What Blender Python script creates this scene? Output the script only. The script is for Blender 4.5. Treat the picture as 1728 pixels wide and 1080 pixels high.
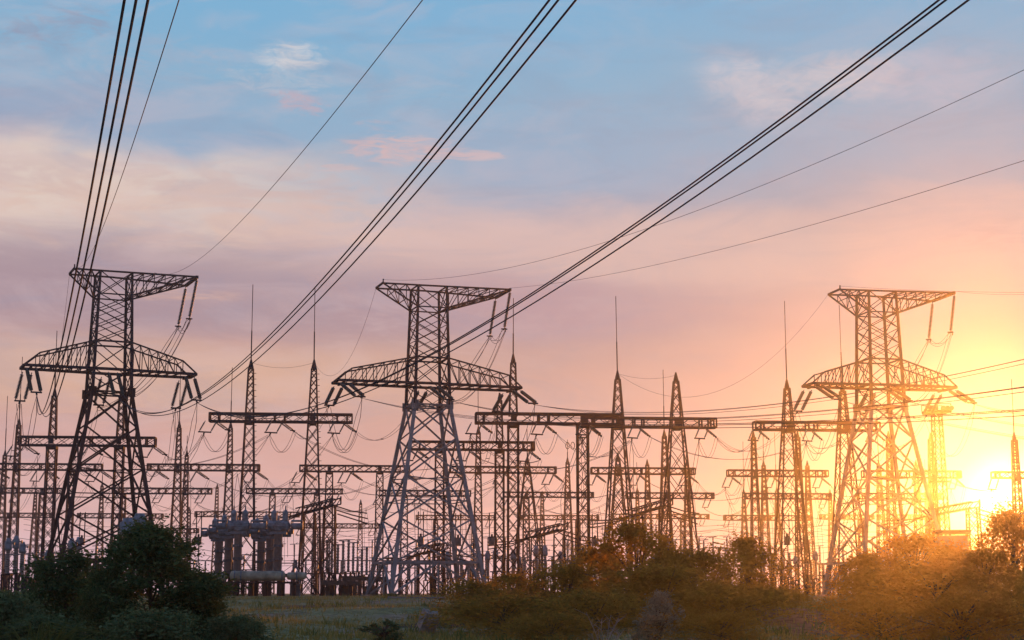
import bpy, math, random
import numpy as np
from mathutils import Vector, Matrix
R = math.radians
for o in list(bpy.data.objects): bpy.data.objects.remove(o)
scene = bpy.context.scene
col = scene.collection
rng = np.random.default_rng(7)
random.seed(7)

# ------------------------------------------------------------------ camera
F_PX, HORIZON = 2700.0, 1000.0                      # photograph is 1728 x 1080
PITCH = math.atan((HORIZON-540)/F_PX)
CAM = Vector((0, 0, 0.4))
cam = bpy.data.cameras.new('camera'); cam.sensor_width = 36; cam.lens = 36*F_PX/1728
cam.clip_start = 0.5; cam.clip_end = 6000
camo = bpy.data.objects.new('camera', cam); col.objects.link(camo)
camo.location = CAM; camo.rotation_euler = (R(90)+PITCH, 0, 0)
scene.camera = camo
cp, sp = math.cos(PITCH), math.sin(PITCH)
def ray(px, py):
    dx, dy = (px-864)/F_PX, (540-py)/F_PX
    return Vector((dx, cp-dy*sp, sp+dy*cp))
def P(px, py, D):
    d = ray(px, py); return CAM + d*(D/d.y)
def azel(px, py):
    d = ray(px, py).normalized()
    return math.degrees(math.atan2(d.x, d.y)), math.degrees(math.asin(d.z))

# ------------------------------------------------------------------ sun, sky, exposure
SUN_AZ, SUN_EL = azel(1702, 838)
sd = ray(1702, 838).normalized()
sun = bpy.data.lights.new('sun', 'SUN'); sun.energy = 5.0; sun.angle = R(0.5); sun.color = (1.0, 0.31, 0.045)
suno = bpy.data.objects.new('sun', sun); col.objects.link(suno)
suno.rotation_euler = sd.to_track_quat('Z', 'Y').to_euler(); suno.location = (60, 300, 60)
vs = scene.view_settings; vs.view_transform = 'Standard'; vs.look = 'None'; vs.exposure = 0; vs.gamma = 1
vs.use_curve_mapping = False
SIGMA, HG = 0.00023, 0.908

def s2l(c):
    return tuple(((v/255)/12.92 if v/255 <= .04045 else ((v/255+.055)/1.055)**2.4) for v in c)

world = bpy.data.worlds.new('World'); scene.world = world; world.use_nodes = True
nt = world.node_tree; N = nt.nodes; L = nt.links
for n in list(N): N.remove(n)
def node(t, **kw):
    n = N.new(t)
    for k, v in kw.items(): setattr(n, k, v)
    return n
def put(sock, v):
    if isinstance(v, bpy.types.NodeSocket): L.new(v, sock)
    else: sock.default_value = v
def M(op, a, b=None, c=None, clamp=False):
    n = node('ShaderNodeMath', operation=op); n.use_clamp = clamp
    put(n.inputs[0], a)
    if b is not None: put(n.inputs[1], b)
    if c is not None: put(n.inputs[2], c)
    return n.outputs[0]
def smooth(x, a, b, lo=0.0, hi=1.0):
    n = node('ShaderNodeMapRange', interpolation_type='SMOOTHSTEP')
    put(n.inputs[0], x); n.inputs[1].default_value = a; n.inputs[2].default_value = b
    n.inputs[3].default_value = lo; n.inputs[4].default_value = hi
    return n.outputs[0]
def mixc(f, a, b, mode='MIX'):
    n = node('ShaderNodeMix', data_type='RGBA', blend_type=mode)
    put(n.inputs[0], f); put(n.inputs[6], a); put(n.inputs[7], b)
    return n.outputs[2]
def rgba(c): return (*c, 1.0)
tc = node('ShaderNodeTexCoord')
sx = node('ShaderNodeSeparateXYZ'); L.new(tc.outputs['Generated'], sx.inputs[0])
AZ = M('MULTIPLY', M('ARCTAN2', sx.outputs[0], sx.outputs[1]), 180/math.pi)
EL = M('MULTIPLY', M('ARCSINE', sx.outputs[2]), 180/math.pi)
def noise(scx, scy, scale, detail=5, rough=.55, dist=0.0, w=0.0):
    cb = node('ShaderNodeCombineXYZ')
    put(cb.inputs[0], M('MULTIPLY', AZ, scx)); put(cb.inputs[1], M('MULTIPLY', EL, scy)); cb.inputs[2].default_value = w
    n = node('ShaderNodeTexNoise'); L.new(cb.outputs[0], n.inputs['Vector'])
    n.inputs['Scale'].default_value = scale; n.inputs['Detail'].default_value = detail
    n.inputs['Roughness'].default_value = rough; n.inputs['Distortion'].default_value = dist
    return n.outputs['Fac']
# vertical colours of the evening sky (warped a little so the bands are not level)
wn = noise(.08, .22, 1.0, 4, .5, .4, 3.1)
ELW = M('ADD', EL, M('MULTIPLY', M('SUBTRACT', wn, .5), 4.5))
ramp = node('ShaderNodeValToRGB')
t01 = node('ShaderNodeMapRange'); put(t01.inputs[0], ELW); t01.inputs[1].default_value = -4; t01.inputs[2].default_value = 60
L.new(t01.outputs[0], ramp.inputs[0])
def EY(y): return math.degrees(PITCH+math.atan((540-y)/F_PX))
SKY = [(-4, (205, 180, 178)), (EY(975), (232, 196, 210)), (EY(880), (229, 186, 186)), (EY(750), (214, 169, 166)), (EY(650), (205, 160, 155)), (EY(560), (182, 150, 156)),
       (EY(470), (176, 153, 163)), (EY(390), (170, 168, 186)), (EY(300), (149, 175, 204)), (EY(150), (138, 180, 211)), (EY(0), (124, 180, 218)), (33, (110, 160, 205)), (60, (80, 125, 180))]
el_ = ramp.color_ramp.elements
while len(el_) > 1: el_.remove(el_[0])
for i, (e, c) in enumerate(SKY):
    q = el_[0] if i == 0 else el_.new((e+4)/64)
    q.position = (e+4)/64; q.color = rgba(s2l(c))
sky_col = ramp.outputs[0]
def blob(px, py, wx, wy, colr, amt, nsc=(.5, 1.6), thr=.45, soft=.22, seed=0., rot=0., nw=3.2, bw=.55):
    """a cloud centred in the given direction, torn by noise"""
    global sky_col
    a0, e0 = azel(px, py); wx *= .95; wy *= .95
    da, de = M('SUBTRACT', AZ, a0), M('SUBTRACT', EL, e0)
    if rot: de = M('ADD', de, M('MULTIPLY', da, rot))
    r2 = M('ADD', M('POWER', M('ABSOLUTE', M('DIVIDE', da, wx)), 2), M('POWER', M('ABSOLUTE', M('DIVIDE', de, wy)), 2))
    base = M('SUBTRACT', 1.0, r2)
    n = noise(nsc[0]*1.5, nsc[1]*1.5, 1.0, 8, .62, 1.2, seed)
    m = smooth(M('ADD', M('MULTIPLY', base, bw), M('MULTIPLY', M('SUBTRACT', n, .5), nw)), thr-.35, thr-.35+soft*4)
    m = M('MULTIPLY', M('MULTIPLY', m, smooth(r2, .15, 1.15, 1, 0)), amt)
    sky_col = mixc(m, sky_col, rgba(s2l(colr)))
# broad cream bank with a ragged upper edge away from the sun
n1 = noise(.16, .35, 1.0, 6, .55, .6, 1.0)
def bank(e_top, e_bot, a_lo, a_hi, soft_t, soft_b, colr, amt, warp, n):
    global sky_col
    ew = M('ADD', EL, M('MULTIPLY', M('SUBTRACT', n, .5), warp))
    m = M('MULTIPLY', smooth(ew, e_bot-soft_b, e_bot+soft_b), smooth(ew, e_top-soft_t, e_top+soft_t, 1, 0))
    m = M('MULTIPLY', m, M('MULTIPLY', smooth(AZ, a_lo-8, a_lo+4), smooth(AZ, a_hi-9, a_hi+7, 1, 0)))
    sky_col = mixc(M('MULTIPLY', m, amt), sky_col, rgba(s2l(colr)))
bank(EY(268), EY(430), -60, -6, .75, 1.6, (236, 212, 198), .85, 3.4, n1)
for q_, (e0_, e1_, cc, sd_) in enumerate(((285, 350, (208, 180, 178), 61.), (330, 420, (224, 190, 176), 67.), (395, 470, (186, 162, 168), 73.))):
    nq = noise(.22, .9, 1.0, 8, .62, 1.4, sd_)
    ew_ = M('ADD', EL, M('MULTIPLY', M('SUBTRACT', nq, .5), 4.0))
    mq = M('MULTIPLY', M('MULTIPLY', smooth(ew_, EY(e1_)-.6, EY(e1_)+.6), smooth(ew_, EY(e0_)-.6, EY(e0_)+.6, 1, 0)), smooth(AZ, -9, 3, 1, 0))
    sky_col = mixc(M('MULTIPLY', M('MULTIPLY', mq, smooth(nq, .35, .6)), .6), sky_col, rgba(s2l(cc)))
bank(EY(360), EY(520), -6, 60, .8, 1.4, (226, 192, 186), .75, 3.6, noise(.14, .45, 1.0, 6, .55, .5, 5.0))
bank(EY(450), EY(570), -60, 2, 1.0, .9, (168, 145, 159), .7, 2.6, noise(.1, .5, 1.0, 5, .5, .4, 8.0))
bank(EY(480), EY(565), -1, 10, .7, .7, (174, 144, 162), .85, 2.2, noise(.14, .5, 1.0, 5, .5, .4, 11.0))
bank(EY(590), EY(700), -30, -2, .7, .9, (226, 184, 158), .6, 1.8, noise(.12, .5, 1.0, 5, .5, .4, 14.0))
bank(EY(170), EY(262), -60, -14.5, .5, .4, (168, 166, 190), .6, 2.0, noise(.2, .6, 1.0, 6, .55, .5, 17.0))
blob(492, 95, 1.9, .75, (230, 222, 222), .95, (.55, 1.7), .42, .36, 2., 0., 2.4, .9)
blob(470, 135, 2.6, .8, (178, 194, 212), .6, (.6, 1.6), .4, .2, 5.)
blob(505, 174, 1.5, .5, (186, 172, 190), .8, (.8, 2.2), .35, .2, 7., .15)
blob(680, 252, 3.1, .75, (212, 184, 188), .95, (.5, 2.6), .34, .22, 9., .02, 2.6, .6)
blob(800, 262, 1.6, .25, (214, 186, 190), .75, (.5, 3.), .3, .14, 10.)
blob(560, 282, 1.6, .2, (206, 186, 190), .7, (.5, 3.), .3, .14, 12.)
blob(630, 212, 1.0, .3, (186, 178, 194), .6, (.6, 2.), .35, .2, 13.)
blob(85, 50, 3.0, 1.1, (150, 160, 186), .85, (.45, 1.3), .28, .3, 16., -.15)
blob(270, 100, 4.0, 1.3, (164, 180, 204), .55, (.4, 1.3), .42, .25, 18.)
blob(1270, 150, 2.8, 1.7, (216, 208, 216), .95, (.45, 1.0), .16, .4, 20., .3, 2.2, .8)
blob(1430, 128, 3.6, 1.2, (218, 206, 212), .95, (.4, 1.2), .14, .4, 22., 0., 2.2, .8)
blob(1580, 130, 4.2, 1.6, (192, 192, 212), .8, (.35, 1.), .18, .4, 24., 0., 2.0, .8)
blob(1690, 395, 3.0, .8, (192, 164, 172), .7, (.4, 1.6), .38, .25, 26.)
blob(760, 540, 6.0, 1.0, (176, 148, 160), .5, (.3, 1.2), .4, .25, 28.)
blob(290, 497, 3.0, .3, (208, 168, 158), .7, (.3, 2.2), .34, .2, 30.)
blob(200, 690, 5.0, .9, (196, 160, 164), .5, (.3, 1.2), .4, .25, 33.)
# warmth and brightness of the sky round the low sun
dt = node('ShaderNodeVectorMath', operation='DOT_PRODUCT'); L.new(tc.outputs['Generated'], dt.inputs[0]); dt.inputs[1].default_value = sd
ANG = M('MULTIPLY', M('ARCCOSINE', M('MINIMUM', dt.outputs['Value'], 1.0)), 180/math.pi)
def gl(w, amp): return M('MULTIPLY', M('EXPONENT', M('MULTIPLY', M('DIVIDE', ANG, w), -1)), amp)
st1 = smooth(noise(.17, .6, 1.0, 9, .62, 1.2, 41.), .42, .68)
sky_col = mixc(M('MULTIPLY', st1, M('ADD', .11, M('MULTIPLY', smooth(AZ, -8, 6, 1, 0), .14))), sky_col, rgba(s2l((222, 196, 200))))
st2 = smooth(noise(.15, .55, 1.0, 9, .62, 1.2, 47.), .45, .7)
sky_col = mixc(M('MULTIPLY', st2, .22), sky_col, rgba(s2l((140, 146, 176))))
sky_col = mixc(M('MULTIPLY', M('EXPONENT', M('MULTIPLY', M('POWER', M('DIVIDE', ANG, 12.5), 2), -1)), .85), sky_col, rgba(s2l((146, 148, 160))))
sky_col = mixc(1.0, sky_col, mixc(gl(2.2, 1.0), rgba((0, 0, 0)), rgba((.4, .28, .10))), 'ADD')
core = smooth(ANG, .6, 1.9, 1, 0)
sky_col = mixc(1.0, sky_col, mixc(core, rgba((0, 0, 0)), rgba((1.2, .95, .5))), 'ADD')
nish = node('ShaderNodeTexSky', sky_type='NISHITA'); nish.sun_disc = False
nish.sun_elevation = R(SUN_EL); nish.sun_rotation = R(SUN_AZ); nish.dust_density = 2.0
ns = mixc(1.0, nish.outputs[0], rgba((.1, .1, .1)), 'MULTIPLY')
sky_fin = mixc(.08, sky_col, ns)
bg = node('ShaderNodeBackground'); L.new(sky_fin, bg.inputs[0]); bg.inputs[1].default_value = 1.0
wo = node('ShaderNodeOutputWorld'); L.new(bg.outputs[0], wo.inputs[0])

cy = scene.cycles
cy.use_denoising = True; cy.max_bounces = 6; cy.transparent_max_bounces = 8; cy.volume_bounces = 0
cy.sample_clamp_indirect = 4; cy.diffuse_bounces = 3; cy.transmission_bounces = 3
try: cy.denoising_prefilter = 'ACCURATE'
except Exception: pass

# ------------------------------------------------------------------ materials
def material(name, base, rough=.6, metal=0., var=.25, nscale=3., spec=.4, coord='Object'):
    m = bpy.data.materials.new(name); m.use_nodes = True
    t = m.node_tree; b = t.nodes['Principled BSDF']
    b.inputs['Roughness'].default_value = rough; b.inputs['Metallic'].default_value = metal
    b.inputs['Specular IOR Level'].default_value = spec
    tcn = t.nodes.new('ShaderNodeTexCoord'); nz = t.nodes.new('ShaderNodeTexNoise')
    nz.inputs['Scale'].default_value = nscale; nz.inputs['Detail'].default_value = 5
    t.links.new(tcn.outputs[coord], nz.inputs['Vector'])
    r = t.nodes.new('ShaderNodeValToRGB')
    r.color_ramp.elements[0].position = .3; r.color_ramp.elements[1].position = .7
    r.color_ramp.elements[0].color = (*[c*(1-var) for c in base], 1)
    r.color_ramp.elements[1].color = (*[min(1, c*(1+var)) for c in base], 1)
    t.links.new(nz.outputs['Fac'], r.inputs[0]); t.links.new(r.outputs[0], b.inputs['Base Color'])
    return m
def leaf_material(name, c1, c2, trans, tfac=.4):
    m = bpy.data.materials.new(name); m.use_nodes = True
    t = m.node_tree
    for n in list(t.nodes): t.nodes.remove(n)
    out = t.nodes.new('ShaderNodeOutputMaterial')
    g = t.nodes.new('ShaderNodeNewGeometry'); r = t.nodes.new('ShaderNodeValToRGB')
    r.color_ramp.elements[0].color = (*c1, 1); r.color_ramp.elements[1].color = (*c2, 1)
    t.links.new(g.outputs['Random Per Island'], r.inputs[0])
    d = t.nodes.new('ShaderNodeBsdfDiffuse'); t.links.new(r.outputs[0], d.inputs[0])
    tr = t.nodes.new('ShaderNodeBsdfTranslucent')
    mx = t.nodes.new('ShaderNodeMix'); mx.data_type = 'RGBA'; mx.inputs[0].default_value = .6
    t.links.new(r.outputs[0], mx.inputs[6]); mx.inputs[7].default_value = (*trans, 1)
    t.links.new(mx.outputs[2], tr.inputs[0])
    ms = t.nodes.new('ShaderNodeMixShader'); ms.inputs[0].default_value = tfac
    t.links.new(d.outputs[0], ms.inputs[1]); t.links.new(tr.outputs[0], ms.inputs[2])
    t.links.new(ms.outputs[0], out.inputs[0])
    return m
STEEL = material('weathered_steel', (.020, .023, .037), .75, .0, .35, .6, .03)
PALE_LIT = material('pale_lit_steel', (.16, .16, .185), .65, .0, .35, .5, .1)  # lighter steel copy: light on pylon lower legs put into colour; also pale rail
RUST = material('brown_painted_steel', (.044, .028, .032), .8, .0, .35, .6, .03)
GLASS = material('insulator_porcelain', (.025, .055, .068), .5, .0, .3, 2., .5)
PORC = material('brown_porcelain', (.15, .115, .115), .35, .0, .3, 2., .5)
GREY = material('grey_paint', (.125, .145, .185), .6, .0, .5, 2.2)
DGREY = material('dark_grey_paint', (.07, .075, .095), .5, .0, .3, 1.2)
CREAM = material('cream_tank_paint', (.24, .215, .17), .65, .0, .45, 1.6)
WIRE = material('aluminium_cable', (.018, .020, .040), .7, .0, .2, .3, .05)
CONC = material('rough_concrete', (.27, .20, .18), .9, .0, .35, 2.5)
SHED = material('dark_shed_roofing', (.055, .042, .042), .8, .0, .35, 1.0)
WALL = material('pale_plaster', (.24, .20, .17), .85, .0, .2, .8)
BARK = material('bark', (.09, .065, .05), .9, .0, .4, 8.)
LEAF_D = leaf_material('dark_leaves', (.022, .055, .032), (.085, .135, .060), (.16, .17, .03), .30)
LEAF_M = leaf_material('shrub_leaves', (.078, .066, .024), (.20, .140, .048), (.85, .33, .04), .62)
LEAF_P = leaf_material('silvery_leaves', (.16, .16, .13), (.30, .28, .22), (.3, .22, .08), .3)
LEAF_O = leaf_material('olive_leaves', (.055, .062, .024), (.15, .13, .048), (.70, .34, .04), .55)
LEAF_G = leaf_material('mid_green_leaves', (.05, .09, .05), (.14, .18, .09), (.2, .2, .05), .3)
GRASSM = leaf_material('dry_grass', (.12, .125, .035), (.32, .235, .085), (.38, .26, .06), .35)
REED = leaf_material('pale_grass', (.07, .10, .03), (.17, .17, .06), (.22, .2, .05), .3)

# ------------------------------------------------------------------ mesh helpers
class MB:
    def __init__(s): s.v = []; s.f = []; s.bars = []
    def bar(s, p, q, w, w2=None): s.bars.append((*p, *q, w, w2 if w2 is not None else w)); return s
    def poly(s, pts, w):
        for a, b in zip(pts[:-1], pts[1:]): s.bar(a, b, w)
    def box(s, c, size, mat=None):
        n = len(s.v); hx, hy, hz = size[0]/2, size[1]/2, size[2]/2
        pts = [Vector((x, y, z)) for x in (-hx, hx) for y in (-hy, hy) for z in (-hz, hz)]
        for p in pts:
            if mat is not None: p = mat @ p
            s.v.append((p[0]+c[0], p[1]+c[1], p[2]+c[2]))
        for f in ((0, 1, 3, 2), (4, 6, 7, 5), (0, 4, 5, 1), (2, 3, 7, 6), (0, 2, 6, 4), (1, 5, 7, 3)): s.f.append(tuple(n+i for i in f))
    def lathe(s, prof, p0, axis=(0, 0, 1), seg=8):
        q = Vector(axis).normalized().to_track_quat('Z', 'Y'); n0 = len(s.v)
        for r, z in prof:
            for k in range(seg):
                a = 2*math.pi*k/seg
                v = q @ Vector((r*math.cos(a), r*math.sin(a), z))
                s.v.append((v[0]+p0[0], v[1]+p0[1], v[2]+p0[2]))
        for i in range(len(prof)-1):
            for k in range(seg):
                a, b = n0+i*seg+k, n0+i*seg+(k+1) % seg
                s.f.append((a, b, b+seg, a+seg))
        s.f.append(tuple(n0+k for k in reversed(range(seg)))); s.f.append(tuple(n0+(len(prof)-1)*seg+k for k in range(seg)))
    def tube(s, pts, r, seg=5):
        pts = [Vector(p) for p in pts]; n0 = len(s.v)
        for i, p in enumerate(pts):
            d = (pts[min(i+1, len(pts)-1)]-pts[max(i-1, 0)]).normalized()
            up = Vector((0, 0, 1)) if abs(d.z) < .95 else Vector((1, 0, 0))
            a = d.cross(up).normalized(); b = a.cross(d).normalized()
            rr = r if not isinstance(r, (list, tuple)) else r[0]+(r[1]-r[0])*i/(len(pts)-1)
            for k in range(seg):
                t = 2*math.pi*k/seg; v = p+a*(rr*math.cos(t))+b*(rr*math.sin(t)); s.v.append(tuple(v))
        for i in range(len(pts)-1):
            for k in range(seg):
                a, b = n0+i*seg+k, n0+i*seg+(k+1) % seg
                s.f.append((a, b, b+seg, a+seg))
        s.f.append(tuple(n0+k for k in reversed(range(seg)))); s.f.append(tuple(n0+(len(pts)-1)*seg+k for k in range(seg)))
    def mesh(s, name, mat, smooth=False):
        v, f = list(s.v), list(s.f)
        if s.bars:
            B = np.array(s.bars, float); p, q = B[:, :3], B[:, 3:6]; w1, w2 = B[:, 6:7]/2, B[:, 7:8]/2
            d = q-p; d /= np.maximum(np.linalg.norm(d, axis=1, keepdims=True), 1e-9)
            up = np.where(np.abs(d[:, 2:3]) < .95, np.array([[0, 0, 1.]]), np.array([[1., 0, 0]]))
            a = np.cross(d, up); a /= np.linalg.norm(a, axis=1, keepdims=True); b = np.cross(a, d)
            C = np.stack([p+a*w1+b*w1, p-a*w1+b*w1, p-a*w1-b*w1, p+a*w1-b*w1, q+a*w2+b*w2, q-a*w2+b*w2, q-a*w2-b*w2, q+a*w2-b*w2], 1).reshape(-1, 3)
            n0 = len(v); v += [tuple(x) for x in C]
            for i in range(len(B)):
                k = n0+8*i
                f += [(k, k+1, k+5, k+4), (k+1, k+2, k+6, k+5), (k+2, k+3, k+7, k+6), (k+3, k, k+4, k+7), (k+3, k+2, k+1, k), (k+4, k+5, k+6, k+7)]
        me = bpy.data.meshes.new(name); me.from_pydata(v, [], f); me.update()
        me.materials.append(mat)
        if smooth: me.shade_smooth() if hasattr(me, 'shade_smooth') else None
        return me
    def build(s, name, mat, parent=None, smooth=False): return obj(name, s.mesh(name, mat, smooth), parent)
def obj(name, me, parent=None):
    o = bpy.data.objects.new(name, me); col.objects.link(o)
    if parent is not None: o.parent = parent
    return o
LABELS = set()
def tag(o, label, cat, group=None, kind=None):
    o['label'] = label; o['category'] = cat
    if group: o['group'] = group
    if kind: o['kind'] = kind
    n = len(label.split())
    if not 4 <= n <= 16: print('LABEL LENGTH', n, label)
    if label in LABELS: print('LABEL TWICE', label)
    LABELS.add(label)
    return o
def empty(name, loc, rz=0.):
    o = bpy.data.objects.new(name, None); col.objects.link(o); o.location = loc; o.rotation_euler = (0, 0, rz); o.empty_display_size = .5
    return o

# ------------------------------------------------------------------ ground
MOUNDS = [(P(640, 1000, 88), 9, 5, .30), (P(705, 1000, 84), 4, 2.2, .22), (P(600, 1000, 120), 14, 6, .22), (P(1350, 1000, 70), 7, 6, .55), (P(1420, 1000, 62), 6, 5, .45), (P(450, 1000, 60), 5, 5, .10)]
def smoothstep(x): x = np.clip(x, 0, 1); return x*x*(3-2*x)
def ground_z(x, y):
    x = np.asarray(x, float); y = np.asarray(y, float)
    z = -1.5+1.5*np.clip((y-18)/150, 0, 1)**.85
    k = np.clip((172-y)/40, 0, 1)
    z = z+k*(.07*np.sin(x*.55+y*.21)+.06*np.sin(x*.23-y*.37+1.)+.03*np.sin(x*1.3+y*.9))
    for m, sx_, sy_, h in MOUNDS: z = z+h*np.exp(-((x-m.x)/sx_)**2-((y-m.y)/sy_)**2)
    # a cut earth bank below the pylon
    bx = np.exp(-((x+9)/9.)**4)
    z = z+k*bx*.20*(smoothstep((y-97)/1.6)-.9*smoothstep((y-112)/30))
    return z
def gz(x, y): return float(ground_z(x, y))
ys = np.unique(np.concatenate([np.linspace(-90, 30, 20), np.linspace(30, 185, 260), np.linspace(185, 700, 40)]))
xs = np.unique(np.concatenate([np.linspace(-480, -60, 30), np.linspace(-60, 60, 241), np.linspace(60, 480, 30)]))
X, Y = np.meshgrid(xs, ys); Z = ground_z(X, Y)
nx, ny = len(xs), len(ys)
verts = np.stack([X.ravel(), Y.ravel(), Z.ravel()], 1)
ii = (np.arange(ny-1)[:, None]*nx+np.arange(nx-1)[None, :]).ravel()
gme = bpy.data.meshes.new('ground'); gme.from_pydata(verts.tolist(), [], np.stack([ii, ii+1, ii+1+nx, ii+nx], 1).tolist()); gme.update()
PATCHES = [(-8.5, 99, 8, 5, (.12, .07, .06)), (-4.0, 66, 3.4, 4, (.05, .035, .03)), (-12, 132, 9, 5, (.17, .13, .10)), (-15, 58, 4, 4, (.11, .085, .06)), (-20, 85, 6, 8, (.13, .12, .055)), (12.5, 64, 5, 12, (.20, .10, .06)), (16, 52, 4, 6, (.20, .10, .06)), (-9, 46, 4, 2.5, (.06, .045, .04))]
gm = bpy.data.materials.new('dry_meadow_soil'); gm.use_nodes = True
t = gm.node_tree; b = t.nodes['Principled BSDF']; b.inputs['Roughness'].default_value = .95; b.inputs['Specular IOR Level'].default_value = .1
tcn = t.nodes.new('ShaderNodeTexCoord')
n1_ = t.nodes.new('ShaderNodeTexNoise'); n1_.inputs['Scale'].default_value = .12; n1_.inputs['Detail'].default_value = 6
n2_ = t.nodes.new('ShaderNodeTexNoise'); n2_.inputs['Scale'].default_value = 2.2; n2_.inputs['Detail'].default_value = 7
t.links.new(tcn.outputs['Object'], n1_.inputs['Vector']); t.links.new(tcn.outputs['Object'], n2_.inputs['Vector'])
r1 = t.nodes.new('ShaderNodeValToRGB'); e = r1.color_ramp.elements
e[0].position = .35; e[0].color = (.11, .12, .055, 1); e[1].position = .68; e[1].color = (.26, .17, .13, 1)
q = e.new(.52); q.color = (.25, .21, .10, 1)
t.links.new(n1_.outputs['Fac'], r1.inputs[0])
r2 = t.nodes.new('ShaderNodeValToRGB'); r2.color_ramp.elements[0].position = .3; r2.color_ramp.elements[0].color = (.5, .5, .5, 1); r2.color_ramp.elements[1].position = .7; r2.color_ramp.elements[1].color = (1.3, 1.3, 1.3, 1)
t.links.new(n2_.outputs['Fac'], r2.inputs[0])
def _m(op, a_, b_=None):
    n_ = t.nodes.new('ShaderNodeMath'); n_.operation = op
    for i_, v_ in enumerate((a_, b_)):
        if v_ is None: continue
        if isinstance(v_, bpy.types.NodeSocket): t.links.new(v_, n_.inputs[i_])
        else: n_.inputs[i_].default_value = v_
    return n_.outputs[0]
sxy = t.nodes.new('ShaderNodeSeparateXYZ'); t.links.new(tcn.outputs['Object'], sxy.inputs[0])
gcol = r1.outputs[0]
n3_ = t.nodes.new('ShaderNodeTexNoise'); n3_.inputs['Scale'].default_value = .45; n3_.inputs['Detail'].default_value = 7; t.links.new(tcn.outputs['Object'], n3_.inputs['Vector'])
for (px_, py_, wx_, wy_, c_) in PATCHES:
    r_ = _m('ADD', _m('POWER', _m('ABSOLUTE', _m('DIVIDE', _m('SUBTRACT', sxy.outputs[0], px_), wx_)), 2.0), _m('POWER', _m('ABSOLUTE', _m('DIVIDE', _m('SUBTRACT', sxy.outputs[1], py_), wy_)), 2.0))
    mr_ = t.nodes.new('ShaderNodeMapRange'); mr_.interpolation_type = 'SMOOTHSTEP'
    t.links.new(_m('ADD', r_, _m('MULTIPLY', _m('SUBTRACT', n3_.outputs['Fac'], .5), 3.0)), mr_.inputs[0])
    mr_.inputs[1].default_value = .5; mr_.inputs[2].default_value = 1.0; mr_.inputs[3].default_value = 1; mr_.inputs[4].default_value = 0
    mp_ = t.nodes.new('ShaderNodeMix'); mp_.data_type = 'RGBA'; t.links.new(mr_.outputs[0], mp_.inputs[0]); t.links.new(gcol, mp_.inputs[6]); mp_.inputs[7].default_value = (*c_, 1); gcol = mp_.outputs[2]
mu = t.nodes.new('ShaderNodeMix'); mu.data_type = 'RGBA'; mu.blend_type = 'MULTIPLY'; mu.inputs[0].default_value = 1
t.links.new(gcol, mu.inputs[6]); t.links.new(r2.outputs[0], mu.inputs[7]); t.links.new(mu.outputs[2], b.inputs['Base Color'])
bp = t.nodes.new('ShaderNodeBump'); bp.inputs['Strength'].default_value = .8; bp.inputs['Distance'].default_value = .25
t.links.new(n2_.outputs['Fac'], bp.inputs['Height']); t.links.new(bp.outputs[0], b.inputs['Normal'])
gme.materials.append(gm); gme.shade_smooth()
tag(obj('ground', gme), 'rough meadow of dry grass and brown earth', 'ground', kind='structure')

# grass: one mass of blades
def quads_mesh(name, V, Fn, mat):
    me = bpy.data.meshes.new(name); me.from_pydata(V.tolist(), [], Fn.tolist()); me.update(); me.materials.append(mat); return me
NB = 130000
gy = 36+(170-36)*rng.random(NB)**1.35
gx = (rng.random(NB)*2-1)*(gy*.40+2)
dens = .5+.5*np.sin(gx*.31+gy*.17)*np.sin(gx*.13-gy*.23+2)
pm = np.zeros(NB)
for (a_, b_, c_, d_, _c) in PATCHES: pm = np.maximum(pm, np.exp(-(((gx-a_)/c_)**2+((gy-b_)/d_)**2)*1.5))
keep = rng.random(NB) < (.35+.65*dens)*(1-.85*pm)
gx, gy, dens = gx[keep], gy[keep], dens[keep]
n = len(gx); h = (.10+.20*rng.random(n)**2)*(.6+.8*dens); a = rng.random(n)*math.pi; w = .018+.02*rng.random(n)
z0 = ground_z(gx, gy)-.03; lx, ly = (rng.random(n)-.5)*.25, (rng.random(n)-.5)*.25
V = np.stack([np.stack([gx-np.cos(a)*w, gy-np.sin(a)*w, z0], 1), np.stack([gx+np.cos(a)*w, gy+np.sin(a)*w, z0], 1), np.stack([gx+lx, gy+ly, z0+h], 1)], 1).reshape(-1, 3)
tag(obj('grass', quads_mesh('grass', V, np.arange(3*n).reshape(-1, 3), GRASSM)), 'short dry grass covering the meadow', 'grass', kind='stuff')

# taller weeds in loose clumps
NC = 230; cy_ = 38+(165-38)*rng.random(NC)**1.3; cx_ = (rng.random(NC)*2-1)*(cy_*.36+1)
idx = np.repeat(np.arange(NC), 34); n = len(idx); sz = (.4+.8*rng.random(NC))[idx]
wx_, wy_ = cx_[idx]+rng.normal(0, .28, n)*sz, cy_[idx]+rng.normal(0, .28, n)*sz
a = rng.random(n)*math.pi; h = (.18+.34*rng.random(n))*sz; w = .016+.03*rng.random(n); z0 = ground_z(wx_, wy_)-.03
lx, ly = rng.normal(0, .14, n)*sz, rng.normal(0, .14, n)*sz
V = np.stack([np.stack([wx_-np.cos(a)*w*.4, wy_-np.sin(a)*w*.4, z0], 1), np.stack([wx_+np.cos(a)*w*.4, wy_+np.sin(a)*w*.4, z0], 1), np.stack([wx_+lx*.6+np.cos(a)*w, wy_+ly*.6+np.sin(a)*w, z0+h*.65], 1), np.stack([wx_+lx, wy_+ly, z0+h], 1)], 1).reshape(-1, 3)
tag(obj('weeds', quads_mesh('weeds', V, np.arange(4*n).reshape(-1, 4), REED)), 'taller green and straw weeds scattered through the meadow grass', 'weeds', kind='stuff')

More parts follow.
